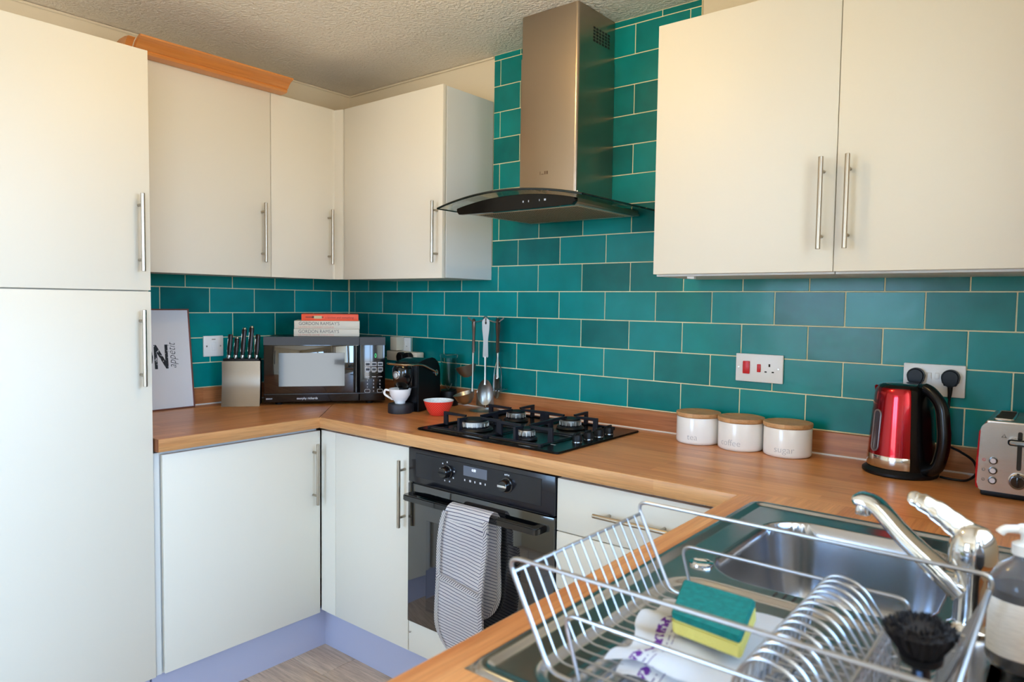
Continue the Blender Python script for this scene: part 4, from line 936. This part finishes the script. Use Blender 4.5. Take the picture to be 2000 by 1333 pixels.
M_g = MB().grid(lambda a, b: (X0+(X1-X0)*a, Y0+(Y1-Y0)*b, sink_z(X0+(X1-X0)*a, Y0+(Y1-Y0)*b)), NXs, NYs)
t = thing('kitchen_sink', 'stainless steel inset sink with a rounded bowl and ribbed drainer', 'sink', (0, 0, 0))
M_g.out('basin', M_sink, t, 70)
MB().lathe([(0, 0), (.020, 0), (.0195, .0035), (.014, .0045), (.012, .0035), (0, .0035)], (2.334, -1.093, .9102), 32).out('blanking_cap', M_chrome, t)
MB().lathe([(.040, .0), (.042, .002), (.036, .003), (.030, -.001), (0, -.002)], (2.505, -.930, .7555), 32).out('waste', M_chrome, t)
mb = MB()
for i in range(4): mb.box(2.47+i*.014, -1.146, .9102, 2.473+i*.014, -1.128, .9108)
mb.out('overflow_slots', mat('slot_grey', (70, 70, 74), .4, .8), t, 0)

# ------------------------------------------------------------------ tap
t = thing('mixer_tap', 'chrome single-lever mixer tap behind the sink bowl', 'tap', (2.713, -1.080, .9103))
MB().lathe([(0, 0), (.0275, 0), (.0275, .004), (.0225, .008), (.0205, .014), (.0195, .060), (.0205, .074), (.0215, .080), (.0215, .086), (.019, .0865), (0, .0865)], (0, 0, 0), 40).out('column', M_chrome, t, 50)
MB().lathe([(0, .0868), (.0245, .0868), (.0272, .090), (.0285, .100), (.0280, .116), (.0245, .130), (.0165, .140), (.006, .1435), (0, .144)], (0, 0, 0), 40).out('valve_head', M_chrome, t, 60)
lv = [(-.004, 0, .128), (-.022, 0, .140), (-.045, -.002, .156), (-.066, -.004, .166), (-.080, -.005, .170)]
MB().tube([Vector(p) for p in catmull(lv, 5)], [.019]*1+[.0185]*3+[.017]*3+[.0155]*4+[.0130]*4+[.0105]*3+[.0085]+[.007, .003], 16, flat=.55).out('lever', M_chrome, t, 60)
sp_ = catmull([(-.012, 0, .050), (-.045, 0, .078), (-.085, 0, .112), (-.118, 0, .146), (-.138, 0, .154), (-.148, 0, .152)], 6)
def blade(path, w, h):
    m2 = MB(); tm = bmesh.new(); rings = []
    for i, p in enumerate(path):
        d = (path[min(i+1, len(path)-1)]-path[max(i-1, 0)]).normalized(); s_ = Vector((0, 1, 0)); n = d.cross(s_).normalized(); k = i/(len(path)-1); W = w*(1-.22*k); H = h*(1-.45*k)
        R = []
        for (a_, b_) in ((1, .35), (.86, .85), (.5, 1), (-.5, 1), (-.86, .85), (-1, .35), (-1, -.5), (-.8, -.9), (.8, -.9), (1, -.5)): R.append(tm.verts.new(p+s_*W*a_+n*H*b_*-1))
        rings.append(R)
    K = 10
    for A, B in zip(rings, rings[1:]):
        for i in range(K): tm.faces.new((A[i], A[(i+1) % K], B[(i+1) % K], B[i]))
    tm.faces.new(rings[0]); tm.faces.new(rings[-1][::-1]); bmesh.ops.recalc_face_normals(tm, faces=tm.faces); return m2._add(tm)
blade(sp_, .0270, .0120).out('spout', M_chrome, t, 40)
MB().lathe([(0, 0), (.0100, 0), (.0108, .002), (.0108, .012), (.0095, .016), (0, .016)], (-.137, 0, .131), 28).out('aerator', M_chrome, t)

# ------------------------------------------------------------------ dish rack
t = thing('dish_rack', 'chrome wire dish rack standing on the sink drainer', 'dish rack', (2.545, -1.395, .912))
ox, oy, oz = 2.545, -1.395, .912
def L3(x, y, z): return (x-ox, y-oy, z-oz)
rT, rt_ = .0028, .0014
for y in (-1.549, -1.241):
    s_ = 1 if y > -1.4 else -1
    P = fillet([L3(2.380, y, .9155), L3(2.350, y, .9165), L3(2.287, y+s_*.004, 1.040), L3(2.753, y+s_*.004, 1.040), L3(2.705, y, .9165), L3(2.680, y, .9155)], .022, 6)
    f = MB().tube(P, rT, 10).out('side_frame', M_wire, t)
    P = fillet([L3(2.388, y-s_*.004, .9175), L3(2.367, y-s_*.002, .990), L3(2.668, y-s_*.002, .990), L3(2.655, y-s_*.004, .9175)], .018, 6)
    MB().tube(P, rT*.85, 10).out('lower_rail', M_wire, t)
for x, z in ((2.2955, 1.0215), (2.7445, 1.0215)):
    MB().tube([L3(x, -1.551, z), L3(x, -1.239, z)], rT*(.85 if x < 2.5 else 1.15), 8).out('top_rail', M_wire, t)
for x in (2.405, 2.56, 2.655):
    MB().tube([L3(x, -1.549, .9165), L3(x, -1.241, .9165)], rT*.9, 8).out('floor_bar', M_wire, t)
wy = [-1.531+i*.0209 for i in range(14)]
for y in wy:
    MB().tube(fillet([L3(2.296, y, 1.0235), L3(2.350, y, .9215), L3(2.700, y, .9215), L3(2.744, y, 1.0235)], .012, 4), rt_, 6).out('wire', M_wire, t)
hoop = None
for i in range(14):
    y = -1.2515-i*.0212
    if hoop is None:
        hoop = MB().tube(fillet([(-.026, 0, .0115), (-.020, 0, .062), (.0, 0, .093), (.036, 0, .086), (.060, 0, .052), (.084, 0, .0115)], .030, 7), .0021, 8).out('plate_hoop', M_wire, t); hm_ = hoop.data; hoop.location = (2.578-ox, y-oy, 0)
    else: o = bpy.data.objects.new('plate_hoop', hm_); COL.objects.link(o); o.parent = t; o.location = (2.578-ox, y-oy, 0)
# cutlery basket at the right end, nearer the camera
cb = MB()
bx0_, bx1_, by0_, by1_ = 2.664, 2.735, -1.535, -1.335
for z in (.935, .957, .980, 1.000): cb.tube([L3(p[0]+(z-.93)*.0, p[1], z) for p in rrect(bx0_, by0_, bx1_, by1_, .008, 3)], .0014 if z < .99 else .0022, 6, closed=True)
for i in range(11):
    y = by0_+.004+i*(by1_-by0_-.008)/10; cb.tube(fillet([L3(bx0_, y, 1.0), L3(bx0_, y, .9265), L3(bx1_, y, .9265), L3(bx1_, y, 1.0)], .005, 2), .0012, 5)
for i in range(4):
    x = bx0_+.008+i*(bx1_-bx0_-.016)/3; cb.tube(fillet([L3(x, by0_, 1.0), L3(x, by0_, .9265), L3(x, by1_, .9265), L3(x, by1_, 1.0)], .005, 2), .0012, 5)
cb.out('cutlery_basket', M_wire, t)

# cloth in the rack
def cloth_mat():
    mt = mat('white_cloth', (228, 230, 238), .9); nt = mt.node_tree; b = nt.nodes['Principled BSDF']; N = nt.nodes.new; L = nt.links.new
    uv = N('ShaderNodeUVMap'); sp = N('ShaderNodeSeparateXYZ'); L(uv.outputs[0], sp.inputs[0])
    cr = N('ShaderNodeValToRGB'); cr.color_ramp.interpolation = 'CONSTANT'; e = cr.color_ramp.elements
    W_, P_, T_ = rgb((246, 247, 250)), rgb((128, 66, 176)), rgb((150, 140, 178))
    e[0].position = 0; e[0].color = W_; e[1].position = .17; e[1].color = P_
    for p_, c_ in ((.245, W_), (.285, T_), (.296, W_), (.325, T_), (.335, W_)):
        q_ = e.new(p_); q_.color = c_
    L(sp.outputs[0], cr.inputs[0])
    wv = N('ShaderNodeTexNoise'); wv.inputs['Scale'].default_value = 22; L(uv.outputs[0], wv.inputs['Vector'])
    gt = N('ShaderNodeMath'); gt.operation = 'GREATER_THAN'; gt.inputs[1].default_value = .47; L(wv.outputs['Fac'], gt.inputs[0])
    mx = N('ShaderNodeMix'); mx.data_type = 'RGBA'; mx.inputs['A'].default_value = W_; L(gt.outputs[0], mx.inputs['Factor']); L(cr.outputs[0], mx.inputs['B']); L(mx.outputs['Result'], b.inputs['Base Color'])
    return mt
M_cl = cloth_mat()
t = thing('dish_cloth', 'folded white cloth with a purple border lying on the dish rack', 'cloth', (2.47, -1.38, .9235))
def cl(A, B, C, D, z, wob, ph):
    A, B, C, D = [Vector((p[0]-2.47, p[1]+1.38, 0)) for p in (A, B, C, D)]
    def f(u, v):
        p = (A*(1-u)+B*u)*(1-v)+(D*(1-u)+C*u)*v
        ed = (1-u)**2
        p.x += ed*.008*math.sin(v*11+ph)-.006*math.sin(v*5+ph)*u; p.y += .006*math.sin(u*7+ph)*(2*v-1)
        p.z = z+wob*(.5+.5*math.sin(u*9+v*5+ph))*(.35+ed)+.0035*ed*math.sin(v*23+ph)-.004*ed
        return p
    return f
MB().grid(cl((2.400, -1.302), (2.538, -1.268), (2.541, -1.485), (2.418, -1.515), .001, .004, 1.0), 36, 36, lambda a, b: (a*.8+.02, b), thick=.003).out('lower_fold', M_cl, t, 60)
MB().grid(cl((2.372, -1.312), (2.536, -1.262), (2.538, -1.478), (2.400, -1.500), .0085, .006, .2), 36, 36, lambda a, b: (a, b), thick=.004).out('upper_fold', M_cl, t, 60)
# sponge
spc = [(2.407, -1.312), (2.511, -1.326), (2.530, -1.428), (2.436, -1.411)]
def hexa(top, z1, th0, r=.004):
    cx_, cy_ = sum(p[0] for p in top)/4, sum(p[1] for p in top)/4
    q_ = [(p[0], p[1]) for p in top]; pts_ = []
    for i in range(4):
        a_, c_, d_ = Vector(q_[i-1]), Vector(q_[i]), Vector(q_[(i+1) % 4])
        for k in range(5):
            u = k/4; A_ = c_+(a_-c_).normalized()*.006; D_ = c_+(d_-c_).normalized()*.006; w_ = A_*(1-u)**2+c_*2*u*(1-u)+D_*u*u; pts_.append((w_.x-2.47, w_.y+1.368))
    return pts_
t = thing('washing_sponge', 'green and yellow washing sponge on the white cloth in the rack', 'sponge', (2.47, -1.368, .9435)); t.rotation_euler = (math.radians(4), math.radians(-3), 0)
MB().prism(hexa(spc, 0, 0), .0, .0180, 'z', .002, 2).out('foam_body', mat('yellow_foam', (208, 194, 104), .9, bump=(260, .6)), t, 50)
MB().prism(hexa(spc, 0, 0), .0181, .0265, 'z', .0018, 2).out('scouring_pad', mat('green_scourer', (0, 112, 106), .95, bump=(500, .9), var=(.22, 120, (1, 1, 1))), t, 50)

# dish brush standing in the basket
t = thing('dish_brush', 'black washing-up brush standing head-up in the rack', 'brush', (2.7080, -1.415, .930), 0); t.scale = (1, 1, .96)
BA = Matrix.Rotation(math.radians(-2), 4, 'Y') @ Matrix.Rotation(math.radians(6), 4, 'X')
t.rotation_euler = BA.to_euler()
M_br = mat('bristle_black', (16, 12, 16), .6)
MB().tube([(0, 0, .0), (0, 0, .02), (0, 0, .06), (0, 0, .072)], [.006, .0095, .009, .008], 14, flat=.8).out('handle', mat('brush_handle_dark', (30, 30, 34), .35), t)
MB().box(-.0025, -.0100, .006, .0025, -.0078, .066, .0008).out('grip_stripe', mat('brush_stripe_blue', (92, 130, 180), .3), t)
MB().lathe([(0, .068), (.010, .068), (.019, .074), (.020, .082), (0, .084)], (0, 0, 0), 28).out('head', M_blackm, t)
mb = MB()
mb.lathe([(0, .082), (.016, .082), (.026, .098), (.0295, .108), (0, .112)], (0, 0, 0), 24)
for k in range(420):
    ring = math.sqrt(random.random()); ring = 1-(1-ring)*.75; a_ = 2*PI*random.random(); r0 = .0175*ring; r1 = .0340*ring; zt_ = .117-.009*ring*ring+random.uniform(-.0015, .0015)
    mb.tube([(r0*math.cos(a_), r0*math.sin(a_), .081), ((r0+r1)*.5*math.cos(a_), (r0+r1)*.5*math.sin(a_), (.081+zt_)/2), (r1*math.cos(a_), r1*math.sin(a_), zt_)], [.0009, .0009, .0007], 4)
o = mb.out('bristles', M_br, t); o['kind'] = 'stuff'

# soap bottle
t = thing('soap_bottle', 'translucent white washing-up liquid pump bottle beside the tap', 'bottle', (2.774, -1.172, .9157)); t.scale = (1, 1, .9)
bp_ = [(0, 0), (.030, 0), (.0345, .004), (.0365, .012), (.0365, .105), (.034, .120), (.027, .134), (.016, .143), (.0125, .147), (.0125, .152)]
MB().lathe(bp_+[(.011, .152), (.011, .147), (.0145, .1415), (.0255, .1325), (.0325, .119), (.035, .105), (.035, .012), (.030, .003), (0, .003)], (0, 0, 0), 44).out('shell', mat('frosted_shell', (225, 228, 240), .12, trans=.9, ior=1.3), t, 60)
MB().lathe([(0, .0035), (.0295, .0035), (.0345, .012), (.0345, .104), (.0343, .106), (0, .106)], (0, 0, 0), 44).out('liquid', mat('milky_liquid', (236, 236, 236), .4), t, 60)
MB().lathe([(.0369, .022), (.0370, .024), (.0370, .094), (.0369, .096)], (0, 0, 0), 30, a0=math.radians(200), a1=math.radians(330)).out('label', mat('label_grey', (246, 244, 240), .5, var=(.08, 60, (1, 1, 8))), t, 60)
MB().lathe([(0, .1525), (.0145, .1525), (.0145, .166), (.010, .169), (.006, .170), (.006, .182), (0, .182)], (0, 0, 0), 28).out('collar', M_white, t, 50)
MB().tube(fillet([(.006, .002, .186), (-.008, -.003, .186), (-.022, -.007, .184), (-.026, -.008, .178)], .008, 4), .0052, 10).lathe([(0, .181), (.010, .181), (.011, .185), (.009, .191), (0, .192)], (0, 0, 0), 24).out('pump_head', M_white, t, 60)

# ------------------------------------------------------------------ ceiling light (above the frame)
t = thing('ceiling_light', 'warm ceiling bulb on a white rose, just above the frame', 'lamp', (1.50, -1.02, ZC))
MB().lathe([(0, -.0005), (.05, -.0005), (.048, -.018), (.02, -.024), (0, -.024)], (0, 0, 0), 32).out('ceiling_rose', M_white, t)
MB().tube([(0, 0, -.02), (0, 0, -.052)], .016, 16).out('lamp_holder', M_white, t)
MB().lathe([(0, -.053), (.014, -.054), (.026, -.068), (.034, -.088), (.030, -.108), (.016, -.122), (0, -.126)], (0, 0, 0), 28).out('bulb', mat('warm_bulb', (255, 255, 255), .5, emit=((255, 218, 142), LAMP_W)), t)
